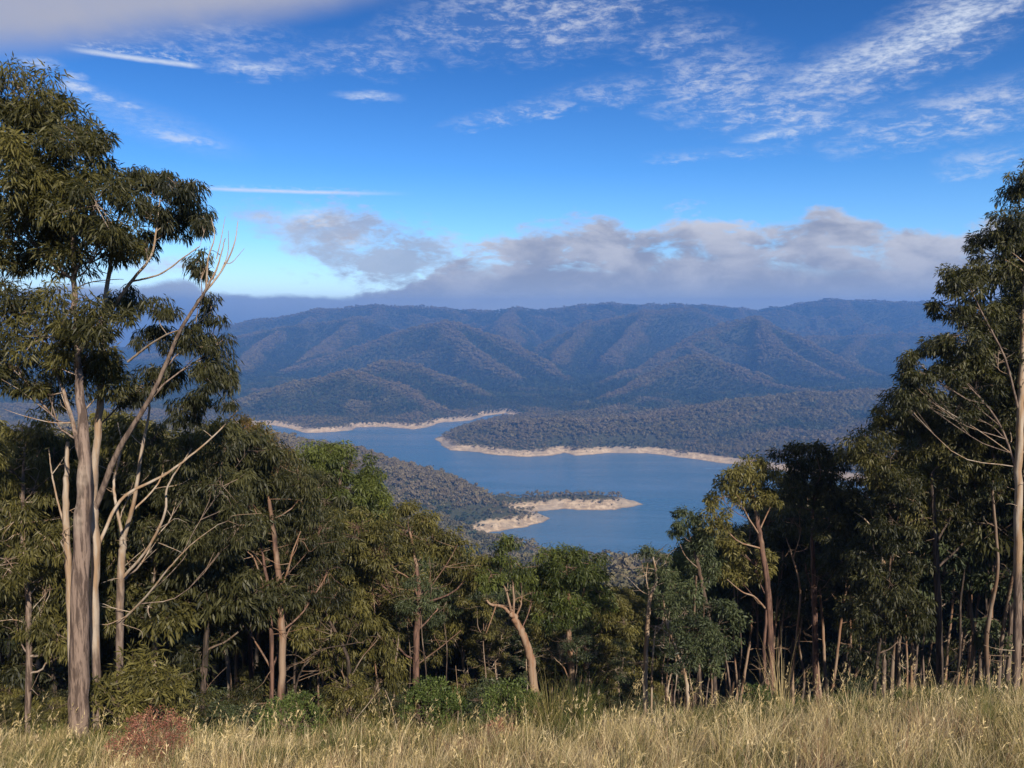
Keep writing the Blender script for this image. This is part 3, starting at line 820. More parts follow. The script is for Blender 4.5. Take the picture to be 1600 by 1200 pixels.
px_tree('gum_tree', 'pale gum whose long bare limb leans right and ends in leafless twigs', 18.5,
        [([(147, 1080), (148, 960), (150, 860), (146, 760), (154, 660), (160, 560), (164, 480), (174, 400), (190, 320)], [15, 15, 14, 13, 12, 10, 8, 6, 3], [.1, .6, .9, .5, .9, .7, 1, .8, 1]),
         ([(146, 800), (186, 702, -.3), (240, 612, -.6), (280, 520, -.8), (316, 462, -.9), (338, 420, -.9), (352, 372, -.9)], [15, 13, 10, 8, 6, 4, 2], [.1, .15, .3, .2, .35, .5, .6]),
         ([(316, 462, -.9), (345, 425, -.8), (365, 385, -.8), (372, 345, -.7)], [5, 4, 3, 1.5], [.9] * 4),
         ([(322, 450, -.9), (325, 405, -1), (335, 370, -1), (330, 340, -1)], [5, 3.5, 2.5, 1.2], [.9] * 4),
         ([(350, 410, -.8), (362, 410, -.8), (382, 388, -.8)], [2.5, 2, 1], [.9] * 3),
         ([(338, 405, -.9), (346, 370, -.9), (352, 338, -.9)], [2.5, 2, 1], [.9] * 3),
         ([(345, 425, -.8), (356, 395, -.7), (357, 360, -.7)], [2.5, 2, 1], [.9] * 3),
         ([(163, 500), (205, 440, -.3), (236, 400, -.4), (245, 350, -.4), (250, 310, -.3)], [8, 7, 5, 4, 2], [1] * 5),
         ([(205, 440, -.3), (250, 428, -.6), (290, 400, -.7), (312, 385, -.7)], [5, 4, 3, 2], [1] * 4),
         ([(200, 565, .2), (232, 540, -.2), (262, 522, -.6), (285, 515, -.8)], [6, 5, 4, 2], [1] * 4),
         ([(150, 860), (190, 780, .4), (260, 740, .6), (330, 685, .8), (372, 640, 1)], [9, 8, 6, 4, 2], [.9] * 5)],
        [(205, 295, 26, 30, 0), (240, 280, 34, 18, .4), (275, 292, 34, 22, -.3), (300, 322, 22, 26, .3), (235, 330, 26, 24, -.3), (270, 345, 20, 30, .2), (225, 375, 14, 20, .3), (322, 350, 12, 16, 0), (312, 412, 14, 20, .2),
         (195, 475, 26, 24, .3), (255, 488, 22, 20, 0), (330, 485, 20, 24, .2), (245, 530, 30, 24, .6), (300, 535, 30, 26, -.2), (340, 545, 22, 32, .5), (320, 590, 34, 26, 0), (265, 585, 36, 26, .9), (352, 605, 14, 32, .4),
         (215, 610, 34, 26, .8), (290, 640, 38, 24, 1)],
        BARK_PALE, 'dark', 12, rc=.24, per=120, leaf=.17, lw=.16, droop=1.6, dens=1.25, bare=0, tint0=.38)
px_tree('gum_tree', 'forked pale gum with several cream limbs, just right of the thick trunk at the left', 21,
        [([(184, 1075), (187, 960), (191, 870), (193, 838)], [11, 12, 11, 11], [.2, .4, .5, .7]),
         ([(193, 845), (182, 790), (178, 750, .3), (190, 700, .5), (184, 660, .5)], [8, 7, 6, 4, 2], [1] * 5),
         ([(193, 845), (210, 778, -.2), (222, 700, -.3), (233, 640, -.3), (228, 590, -.3)], [10, 9, 7, 5, 2], [.9, 1, 1, 1, 1]),
         ([(190, 905), (232, 855, -.3), (258, 800, -.5), (262, 760, -.5), (300, 700, -.6)], [7, 6, 5, 4, 2], [1] * 5),
         ([(205, 800), (240, 765, .4), (255, 735, .6), (250, 700, .8)], [5, 4, 3, 2], [1] * 4),
         ([(186, 975), (230, 930, -.5), (262, 890, -.8), (300, 850, -1), (340, 820, -1.2)], [6, 5, 4, 3, 1.5], [.9] * 5)],
        [(240, 690, 34, 26, 1), (300, 700, 44, 32, .8), (345, 690, 34, 30, 1.2), (280, 760, 46, 30, 1.2), (345, 765, 46, 36, .9), (225, 745, 26, 24, 1.3), (310, 830, 50, 34, 1.2), (370, 830, 40, 34, .9), (245, 830, 30, 26, 1.5)],
        BARK_PALE, 'dark', 13, rc=.30, per=110, leaf=.18, lw=.18, droop=1.3, dens=1.2, bare=14)
px_tree('dead_tree', 'cream forked dead stem standing behind the thick left trunk', 20,
        [([(110, 1090), (108, 900), (104, 830), (104, 760), (106, 690)], [8, 10, 11, 9, 5], [.2, .9, 1, 1, 1]),
         ([(104, 830), (92, 790), (82, 745), (76, 700)], [6, 5, 4, 2], [1] * 4)], [], BARK_PALE, None, 14, bare=6)
px_tree('wattle_tree', 'pale green bushy tree at the left edge below the tall crown', 23,
        [([(40, 1100), (45, 960), (35, 830), (38, 700)], [10, 9, 7, 3], [.2, .4, .5, .5])],
        [(35, 672, 40, 24), (70, 690, 26, 20), (5, 720, 40, 34), (55, 760, 44, 34), (15, 800, 50, 38), (75, 840, 40, 36), (10, 880, 50, 40), (70, 920, 50, 40), (25, 970, 50, 44), (90, 1000, 40, 40), (150, 960, 36, 40)],
        BARK_GREY, 'olive', 15, rc=.34, per=110, leaf=.20, lw=.18, droop=1.2, dens=1.0, bare=22, tint0=.5)
px_tree('gum_tree', 'dark gum on two reddish trunks, orange light tinted in at its left shoulder', 27,
        [([(434, 1110), (441, 1010), (436, 930), (431, 860), (420, 780)], [10, 11, 10, 8, 5], [.2, .8, .5, .5, .5]),
         ([(424, 1108), (424, 1000), (421, 930), (412, 880), (400, 800)], [11, 11, 9, 7, 4], [0, .3, .3, .3, .3]),
         ([(436, 930), (450, 890, -.3), (458, 860, -.3), (470, 830)], [6, 5, 4, 2], [.6] * 4),
         ([(424, 960), (400, 880, -.3), (385, 860, -.3)], [5, 4, 2], [.6] * 3)],
        [(400, 700, 40, 26, .5), (435, 735, 48, 34), (385, 755, 44, 34), (475, 770, 44, 36), (420, 800, 52, 36), (370, 820, 44, 40), (500, 830, 44, 40, 1), (455, 850, 40, 30, 1.5), (385, 890, 44, 36, 1.6), (510, 900, 44, 40, 1.6), (345, 930, 40, 40, 1.6), (470, 950, 36, 36, 2)],
        BARK_RED, 'dark', 16, rc=.36, per=120, leaf=.20, lw=.18, droop=1.3, dens=1.25, bare=30, tint0=.42)
px_tree('gum_tree', 'small gum top tinted as orange-lit, showing above the dark trees at the lake edge view', 34,
        [([(392, 1090), (390, 850), (390, 690)], [8, 6, 3], [.3, .4, .4])],
        [(388, 668, 26, 22), (365, 690, 24, 24), (415, 700, 26, 24), (440, 725, 26, 24), (380, 730, 40, 28)],
        BARK_RED, 'orange_lit', 17, rc=.36, per=120, leaf=.18, lw=.2, dens=1.4)
px_tree('gum_tree', 'broad bright green gum crown left of the water', 42,
        [([(540, 1090), (536, 900), (530, 780), (535, 730)], [9, 8, 6, 3], [.3, .5, .5, .5])],
        [(480, 712, 34, 16), (515, 710, 34, 16), (548, 728, 36, 20), (580, 752, 24, 20), (500, 745, 40, 22), (545, 770, 50, 26), (592, 785, 20, 20), (500, 790, 44, 30), (560, 815, 50, 30)],
        BARK_DARK, 'green', 18, rc=.42, per=140, leaf=.22, lw=.25, dens=1.3, tint0=.5)
px_tree('gum_tree', 'wide olive gum with forking bare limbs under its crown, left of centre', 33,
        [([(652, 1100), (650, 1010), (655, 930), (650, 880), (640, 830)], [11, 11, 8, 6, 3], [0, .1, .3, .6, .6]),
         ([(655, 940), (685, 900, -.3), (705, 870, -.3), (715, 850)], [4, 3, 2, 1.5], [.5] * 4),
         ([(654, 935), (640, 905, -.3), (618, 890, -.3), (600, 870)], [4, 3, 2, 1.5], [.5] * 4),
         ([(650, 1040), (690, 1010, -.4), (720, 985, -.4)], [4, 3, 2], [.5] * 3)],
        [(560, 830, 46, 30), (600, 860, 40, 30), (640, 795, 20, 14, .6), (660, 812, 18, 12, .5), (632, 830, 34, 20), (675, 845, 42, 24), (715, 862, 34, 24), (560, 880, 44, 34, 1), (740, 885, 24, 20), (620, 905, 30, 24, 2), (700, 905, 30, 22, 2), (590, 940, 40, 34, 1.8)],
        BARK_RED, 'olive', 19, rc=.38, per=130, leaf=.20, lw=.22, dens=1.15, bare=20, tint0=.55)
px_tree('gum_tree', 'low gum with hanging yellow-green foliage beside the reddish double trunk', 29,
        [([(540, 1100), (545, 1040), (520, 980), (500, 940)], [7, 6, 5, 3], [.2, .3, .4, .5]),
         ([(458, 1095), (470, 1050, -.3), (495, 1018, -.3), (560, 1004, -.4)], [5, 4, 3, 2], [.3] * 4)],
        [(500, 950, 34, 26), (535, 930, 30, 24), (550, 975, 34, 30), (480, 990, 30, 26), (520, 1020, 36, 30, 1.6), (590, 1000, 34, 34, 1), (600, 1050, 40, 34, 1.5)],
        BARK_DARK, 'olive', 20, rc=.34, per=110, leaf=.20, lw=.2, droop=1.5, dens=1.0, bare=26, tint0=.5)
# ---- centre
px_tree('gum_tree', 'leaning pinkish trunk with broken pale stubs at its fork, right of centre-bottom', 33,
        [([(838, 1105), (832, 1050), (822, 1005), (808, 975), (797, 955)], [16, 15, 13, 12, 10], [.1, .9, 1, 1, 1]),
         ([(800, 962), (785, 948), (768, 945), (760, 938)], [9, 8, 6, 5], [1, 1, 1, 1]),
         ([(800, 962), (793, 930), (784, 905), (782, 885)], [7, 5, 4, 2], [.8] * 4),
         ([(802, 962), (803, 935), (800, 900), (798, 870)], [7, 5, 4, 2], [1] * 4),
         ([(804, 968), (814, 945), (812, 938)], [5, 4, 3], [1] * 3),
         ([(775, 946), (765, 975, -.2), (757, 995, -.3)], [4, 3, 1.5], [1] * 3)],
        [(775, 870, 26, 18), (800, 880, 22, 18), (768, 900, 26, 16), (800, 850, 14, 10), (815, 905, 20, 14, 1.2), (835, 925, 22, 18, 1.5)],
        BARK_RED, 'green', 21, rc=.32, per=110, leaf=.18, lw=.24, dens=.95, bare=12, tint0=.55)
px_tree('gum_tree', 'straight slim gum with a lit orange lower trunk under a rounded green crown', 35,
        [([(894, 1120), (893, 1060), (889, 1000), (888, 930), (882, 880)], [10, 10, 9, 7, 4], [.6, 1, 1, .5, .6]),
         ([(891, 1070), (882, 1045, -.3), (868, 1030, -.3)], [4, 3, 1.5], [.9] * 3),
         ([(889, 940), (878, 915), (872, 895)], [4, 3, 2], [.9] * 3)],
        [(862, 872, 26, 14), (890, 866, 28, 12), (920, 878, 24, 14), (850, 895, 22, 16), (885, 890, 30, 16), (925, 900, 22, 16), (875, 925, 30, 18), (895, 955, 30, 20), (865, 960, 24, 20)],
        BARK_RED, 'green', 22, rc=.36, per=130, leaf=.19, lw=.24, dens=1.25, bare=6, tint0=.45)
px_tree('gum_tree', 'thin straight gum with one pale side limb, just right of the orange-lit trunk', 37,
        [([(916, 1122), (915, 1050), (914, 980), (911, 920), (908, 880)], [7, 7, 6, 5, 3], [.2, .5, .7, .6, .5]),
         ([(914, 1000), (925, 985, -.2), (939, 968, -.3)], [3, 2.5, 1.5], [1] * 3)],
        [(915, 900, 22, 16), (930, 925, 22, 18), (905, 935, 20, 18), (945, 950, 20, 16), (915, 965, 24, 20)],
        BARK_RED, 'green', 23, rc=.36, per=110, leaf=.19, lw=.24, dens=1.0, tint0=.4)
px_tree('gum_tree', 'pale thin twin-stemmed gum with a sparse grey-green top against the water', 32,
        [([(1010, 1118), (1008, 1060), (1012, 980), (1016, 935), (1026, 905), (1020, 870)], [8, 8, 7, 6, 4, 2], [.5, .9, 1, 1, 1, 1]),
         ([(1018, 1118), (1019, 1050), (1024, 985), (1030, 980)], [5, 5, 4, 2], [.6, .9, 1, 1]),
         ([(1016, 935), (1010, 905), (1012, 880)], [3, 2.5, 1.5], [1] * 3)],
        [(1014, 862, 15, 9), (1034, 868, 14, 9), (1010, 885, 14, 12), (1038, 895, 18, 12), (1055, 915, 16, 12), (1020, 925, 18, 12, 1), (1045, 945, 20, 16, 1)],
        BARK_PALE, 'blue', 24, rc=.26, per=80, leaf=.16, lw=.22, dens=.9, bare=22, tint0=.55)
px_tree('gum_tree', 'crooked grey sapling bending left between the pale twin stems and the tall right-hand gums', 32,
        [([(1076, 1110), (1072, 1060), (1056, 1015), (1042, 975), (1036, 930)], [7, 6, 6, 4, 2], [.5, .8, .9, .9, .9]),
         ([(1062, 1030), (1050, 1000), (1030, 980), (1020, 985)], [4, 3, 3, 1.5], [.9] * 4)],
        [(1070, 960, 24, 20, 1), (1095, 985, 24, 22, 1), (1050, 930, 22, 18, 1.4)],
        BARK_PALE, 'blue', 25, rc=.3, per=80, leaf=.17, lw=.24, dens=.9, bare=24, tint0=.5)
px_tree('gum_tree', 'bushy blue-green gum hanging low in front of the dark trunks', 29,
        [([(1096, 1112), (1092, 1040), (1085, 970), (1088, 900)], [6, 6, 4, 3], [.3, .5, .5, .5]),
         ([(1112, 1105), (1112, 1060), (1108, 1030)], [5, 5, 4], [1] * 3)],
        [(1075, 925, 24, 20), (1100, 950, 30, 24), (1065, 965, 22, 20), (1090, 985, 32, 24), (1120, 1000, 26, 24), (1075, 1015, 24, 20), (1108, 1030, 28, 20), (1135, 960, 22, 22)],
        BARK_DARK, 'blue', 26, rc=.30, per=110, leaf=.15, lw=.3, dens=1.1, droop=.5, tint0=.6)
# ---- right
px_tree('gum_tree', 'tall twin-stemmed red-brown gum with a yellow-lit rounded crown over the water', 36,
        [([(1208, 1105), (1205, 1030), (1202, 960), (1196, 890), (1186, 830), (1180, 790), (1172, 750)], [10, 10, 10, 9, 8, 6, 3], [0, .1, .2, .3, .4, .6, .6]),
         ([(1198, 1100), (1194, 1020), (1198, 950)], [8, 8, 7], [0, .1, .2]),
         ([(1188, 838), (1170, 810, -.3), (1160, 790, -.3), (1150, 770)], [5, 4, 3, 2], [.7] * 4),
         ([(1186, 830), (1200, 800, .3), (1210, 780, .3)], [4, 3, 2], [.7] * 3),
         ([(1195, 950), (1178, 932, -.4), (1160, 925, -.6), (1136, 905, -.8)], [5, 4, 3, 1.5], [1] * 4)],
        [(1172, 725, 26, 13), (1150, 745, 26, 16), (1190, 745, 26, 16), (1165, 765, 38, 16), (1130, 780, 26, 18), (1195, 775, 26, 14), (1120, 812, 24, 16), (1150, 850, 26, 20, 1), (1180, 880, 30, 22, 1.5), (1145, 890, 26, 22, 1.5)],
        BARK_RED, 'olive', 27, rc=.40, per=140, leaf=.20, lw=.25, dens=1.25, bare=10, tint0=.62)
px_tree('gum_tree', 'small-crowned gum leaning out over the water left of the yellow-lit crown', 36,
        [([(1120, 1105), (1112, 1000), (1100, 930), (1090, 880), (1078, 840)], [7, 7, 6, 5, 3], [.2, .3, .4, .5, .6]),
         ([(1093, 890), (1072, 870, -.2), (1062, 850)], [3, 2.5, 1.5], [.8] * 3)],
        [(1072, 806, 22, 13), (1092, 820, 20, 14), (1062, 828, 15, 13), (1104, 845, 22, 18), (1092, 870, 22, 14, .8), (1112, 890, 22, 20, .8), (1085, 900, 18, 16, 1)],
        BARK_DARK, 'blue', 28, rc=.32, per=110, leaf=.18, lw=.26, dens=1.1, tint0=.5)
px_tree('gum_tree', 'dark red straight-trunked gum under a domed crown, third big crown from the water', 38,
        [([(1278, 1100), (1274, 1000), (1272, 900), (1270, 830), (1272, 760)], [10, 9, 8, 6, 3], [.0, .1, .2, .3, .4]),
         ([(1274, 930), (1262, 900), (1258, 880)], [5, 4, 3], [.2] * 3),
         ([(1234, 1090), (1246, 980), (1250, 920), (1238, 870), (1228, 840)], [4, 5, 5, 4, 2], [.6, .9, 1, 1, 1]),
         ([(1239, 872), (1248, 845), (1252, 825)], [3, 2.5, 1.5], [1] * 3)],
        [(1240, 708, 26, 16), (1275, 708, 32, 14), (1305, 722, 28, 16), (1225, 735, 24, 20), (1262, 735, 36, 20), (1300, 755, 34, 22), (1235, 765, 26, 18), (1275, 775, 34, 20), (1320, 785, 28, 22), (1300, 820, 34, 24), (1320, 870, 34, 30), (1280, 890, 26, 24, 1.2)],
        BARK_RED, 'dark', 29, rc=.42, per=140, leaf=.20, lw=.25, dens=1.25, bare=8, tint0=.5)
px_tree('gum_tree', 'cream slender trunk with open whitish limbs showing between the dark crowns on the right', 35,
        [([(1382, 1100), (1381, 1000), (1380, 900), (1377, 820), (1372, 760), (1362, 720)], [7, 8, 8, 7, 5, 3], [.2, .4, .9, 1, 1, 1]),
         ([(1378, 850), (1355, 815, -.4), (1335, 800, -.5)], [4, 3, 1.5], [1] * 3),
         ([(1380, 850), (1395, 865, -.5), (1408, 872, -.7)], [3, 3, 1.5], [1] * 3),
         ([(1374, 790), (1390, 765, -.3), (1396, 740, -.3)], [4, 3, 1.5], [1] * 3)],
        [(1350, 712, 26, 16), (1380, 735, 26, 18, 1), (1345, 760, 24, 18, 1), (1400, 780, 30, 24, 1.2), (1360, 820, 26, 20, 1.8), (1420, 850, 36, 30, 1.2), (1350, 880, 30, 30, 1.5)],
        BARK_PALE, 'dark', 30, rc=.36, per=120, leaf=.19, lw=.25, dens=1.05, bare=12, tint0=.5)
px_tree('gum_tree', 'tallest gum at the right edge with a pale straight trunk and crown stepping down leftwards', 30,
        [([(1588, 1100), (1590, 950), (1591, 820), (1592, 700), (1596, 600), (1600, 480), (1604, 380), (1606, 300)], [13, 12, 12, 11, 9, 7, 5, 3], [.0, .1, .9, 1, .8, .5, .5, .5]),
         ([(1591, 640), (1570, 560, -.3), (1540, 500, -.5), (1515, 450, -.6)], [6, 5, 4, 2], [.1] * 4),
         ([(1591, 740), (1560, 660, .4), (1510, 600, .6), (1470, 575, .6)], [6, 5, 4, 2], [.1] * 4)],
        [(1600, 275, 18, 20, 0), (1592, 312, 24, 24, .3), (1575, 345, 26, 24, -.2), (1560, 372, 34, 20, 0), (1530, 382, 22, 18, .3), (1600, 370, 40, 30, .4), (1575, 420, 34, 26, .5), (1540, 425, 24, 16, 0), (1510, 450, 34, 20, -.2),
         (1495, 432, 20, 15, .2), (1480, 482, 34, 16, .2), (1530, 492, 36, 26, .4), (1590, 480, 40, 34, .5), (1500, 528, 40, 18, 0), (1465, 545, 24, 14, .3), (1560, 550, 44, 34, .6), (1440, 585, 24, 12, 0), (1480, 580, 30, 16, .4), (1415, 590, 18, 12, .2), (1425, 560, 16, 12, .3), (1430, 620, 30, 18, .5), (1500, 560, 34, 22, .6), (1500, 640, 40, 26, 1),
         (1525, 600, 40, 28, .8), (1408, 622, 16, 18, .2), (1600, 600, 40, 34, .9), (1450, 625, 26, 14, .4), (1640, 420, 50, 60, .6), (1650, 540, 50, 60, .8), (1570, 650, 44, 34, 1.4), (1640, 660, 50, 50, 1)],
        BARK_PALE, 'dark', 31, rc=.34, per=130, leaf=.19, lw=.24, dens=1.2, bare=10, tint0=.45)
px_tree('gum_tree', 'broad brownish-green spreading gum in front of the tallest one at the right', 33,
        [([(1470, 1100), (1466, 950), (1460, 820), (1455, 740)], [11, 10, 8, 5], [.0, .1, .2, .3]),
         ([(1462, 850), (1500, 780, .3), (1530, 720, .3)], [6, 5, 3], [.3] * 3),
         ([(1462, 850), (1430, 780, .3), (1400, 720, .3)], [6, 5, 3], [.3] * 3)],
        [(1440, 640, 40, 20), (1400, 630, 26, 16), (1385, 655, 26, 16), (1350, 715, 30, 18), (1390, 750, 34, 24), (1480, 650, 44, 22), (1405, 660, 34, 20), (1375, 680, 28, 18), (1348, 690, 22, 12), (1440, 690, 46, 26), (1490, 700, 46, 28), (1530, 680, 36, 28), (1400, 710, 36, 24), (1370, 720, 26, 16), (1460, 745, 46, 30), (1520, 745, 40, 32), (1420, 755, 36, 26),
         (1560, 720, 40, 34), (1480, 800, 44, 34, .8), (1540, 810, 44, 38, .8), (1430, 810, 36, 30, .8)],
        BARK_DARK, 'olive', 32, rc=.42, per=140, leaf=.20, lw=.22, dens=1.15, bare=14, tint0=.36)

# ------------------------------------------------------------------ the rest of the wood: a few kinds, copied one by one
def make_proto(seed, H, bark, leafk, crown_lo=.5, spread=2.0, nblob=10, rb=1.0, tr_r=.11, bare=14, low=0, **kw):
    r = np.random.RandomState(seed)
    lean = r.normal(size=2) * .05 * H
    pts = [(0, 0, -.6)] + [(lean[0] * t + r.normal() * .10, lean[1] * t + r.normal() * .10, H * t) for t in (.2, .4, .6, .8, .95)]
    st = [(pts, list(np.linspace(tr_r, tr_r * .22, 6)), list(np.clip(r.uniform(0, .8) + np.linspace(0, .6, 6), 0, 1)))]
    for _ in range(2):
        t0 = r.uniform(crown_lo - .04, crown_lo + .14); a = r.uniform(0, 6.28); p0 = np.array([lean[0] * t0, lean[1] * t0, H * t0])
        d = np.array([math.cos(a), math.sin(a), 0])
        st.append(([p0, p0 + d * .5 + [0, 0, H * .1], p0 + d * spread * .6 + [0, 0, H * .22]], [tr_r * .55, tr_r * .4, tr_r * .2], [.6, .7, .7]))
    bl = []
    for i in range(nblob):
        t = crown_lo + (1 - crown_lo) * (i + .5) / nblob
        wide = spread * (1 - ((t - crown_lo) / (1 - crown_lo)) ** 2 * .75)
        a = i * 2.4 + r.uniform(-.5, .5); q = wide * r.uniform(.3, 1.0)
        rr = rb * r.uniform(.7, 1.25)
        bl.append((lean[0] * t + math.cos(a) * q, lean[1] * t + math.sin(a) * q, H * t, rr, rr, rr * .62))
    for i in range(low):
        a = r.uniform(0, 6.28); q = spread * r.uniform(.2, .9)
        bl.append((math.cos(a) * q, math.sin(a) * q, H * r.uniform(.12, crown_lo), rb * .85, rb * .85, rb * .6))
    tr, cr = grow(seed, st, bl, bare=bare, **kw)
    return tr.mesh('trunk', True), cr.mesh('crown'), bark, LEAF[leafk], H
PROTO = {
    'slim': [make_proto(101, 12, BARK_RED, 'dark', .55, 1.6, 9, .95, .10, 18, rc=.36, per=90, leaf=.24, lw=.26),
             make_proto(102, 13, BARK_GREY, 'blue', .58, 1.5, 9, .90, .09, 18, rc=.36, per=90, leaf=.24, lw=.26, tint0=.5),
             make_proto(103, 12, BARK_DARK, 'olive', .50, 1.8, 10, 1.0, .12, 22, rc=.38, per=90, leaf=.24, lw=.26)],
    'full': [make_proto(111, 11, BARK_GREY, 'olive', .42, 2.1, 12, 1.15, .11, 14, 1, rc=.42, per=100, leaf=.26, lw=.24, droop=1.1, tint0=.5),
             make_proto(112, 11, BARK_DARK, 'dark', .40, 2.2, 12, 1.15, .11, 20, 1, rc=.42, per=100, leaf=.26, lw=.24, droop=1.2),
             make_proto(113, 11, BARK_RED, 'green', .45, 2.1, 11, 1.2, .10, 14, 0, rc=.42, per=100, leaf=.26, lw=.24, tint0=.5),
             make_proto(114, 11, BARK_PALE, 'blue', .42, 2.0, 11, 1.1, .09, 20, 1, rc=.40, per=95, leaf=.24, lw=.28, tint0=.45)],
    'poor': [make_proto(121, 9, BARK_PALE, 'blue', .50, 1.0, 6, .62, .07, 34, rc=.3, per=70, leaf=.2, lw=.22),
             make_proto(122, 9, BARK_GREY, 'olive', .48, 1.1, 6, .62, .08, 34, rc=.3, per=70, leaf=.2, lw=.22)],
    'pole': [make_proto(141, 11, BARK_RED, 'dark', .74, .9, 4, .75, .065, 12, rc=.34, per=80, leaf=.22, lw=.24),
             make_proto(142, 11, BARK_DARK, 'blue', .76, .8, 4, .70, .055, 14, rc=.34, per=80, leaf=.22, lw=.24),
             make_proto(143, 11, BARK_DARK, 'olive', .72, .9, 4, .75, .07, 14, rc=.34, per=80, leaf=.22, lw=.24)],
    'bush': [make_proto(131, 3.2, BARK_DARK, 'dark', .12, 1.1, 9, .75, .05, 16, 3, rc=.3, per=80, leaf=.18, lw=.22),
             make_proto(132, 2.6, BARK_DARK, 'blue', .12, 1.0, 8, .65, .04, 16, 3, rc=.28, per=80, leaf=.15, lw=.30),
             make_proto(133, 3.0, BARK_DARK, 'olive', .10, 1.1, 9, .70, .05, 22, 3, rc=.3, per=80, leaf=.18, lw=.18, droop=1.3)],
}
_first = {}
def put_tree(name, kind, i, x, y, top_z, rotz, label, cat, group, wide=1.0, maxh=99, minh=0):
    tm, cm, bark, lf, H = PROTO[kind][i]
    z = h1(x, y) - .1
    h = min(max(top_z - z, minh), maxh)
    s = h / (H * 1.02)
    key = (kind, i)
    if key not in _first:
        root = bpy.data.objects.new(name, None); COL.objects.link(root)
        tag(root, label, cat, group)
        link('trunk', tm, bark, root); link('crown', cm, lf, root)
        _first[key] = root
    else:
        src = _first[key]
        root = src.copy(); root.name = name; COL.objects.link(root)
        tag(root, label, cat, group)
        for ch in src.children:
            c = ch.copy(); COL.objects.link(c); c.parent = root
    root.location = (x, y, z); root.rotation_euler = (0, 0, rotz)
    w = s ** .6 * wide
    root.scale = (w, w, s)
    return root
SKYLINE = [(-300, 560), (-100, 620), (0, 640), (120, 640), (250, 630), (340, 640), (420, 680), (480, 700), (560, 745), (600, 790), (640, 810), (700, 835), (750, 862), (800, 872), (840, 885), (900, 880),
           (960, 888), (1000, 905), (1060, 860), (1100, 830), (1150, 790), (1200, 790), (1230, 720), (1300, 730), (1340, 720), (1400, 670), (1450, 620), (1500, 540), (1560, 450), (1600, 400), (1700, 350), (1900, 300)]
def skyline(px): return float(np.interp(px, [p[0] for p in SKYLINE], [p[1] for p in SKYLINE]))
ORD = ['', 'second', 'third', 'fourth', 'fifth', 'sixth', 'seventh', 'eighth', 'ninth', 'tenth', 'eleventh', 'twelfth', 'thirteenth', 'fourteenth',
       'fifteenth', 'sixteenth', 'seventeenth', 'eighteenth', 'nineteenth', 'twentieth', 'twenty-first', 'twenty-second', 'twenty-third', 'twenty-fourth', 'twenty-fifth', 'twenty-sixth', 'twenty-seventh', 'twenty-eighth', 'twenty-ninth', 'thirtieth']
def name_row(made, look, where):
    """each copy gets its own label: its look, then its rank from the left among its like in that part of the wood"""
    for key in sorted({m[1] for m in made}):
        row = sorted([m for m in made if m[1] == key], key=lambda m: m[0])
        for q, (_, _, o) in enumerate(row):
            t = look[key]
            if len(row) == 1: lab = 'only ' + t + ' ' + where
            elif q == 0: lab = 'leftmost ' + t + ' ' + where
            elif q == len(row) - 1: lab = 'rightmost ' + t + ' ' + where
            else: lab = ORD[q] + ' ' + t + ' from the left ' + where
            o['label'] = lab
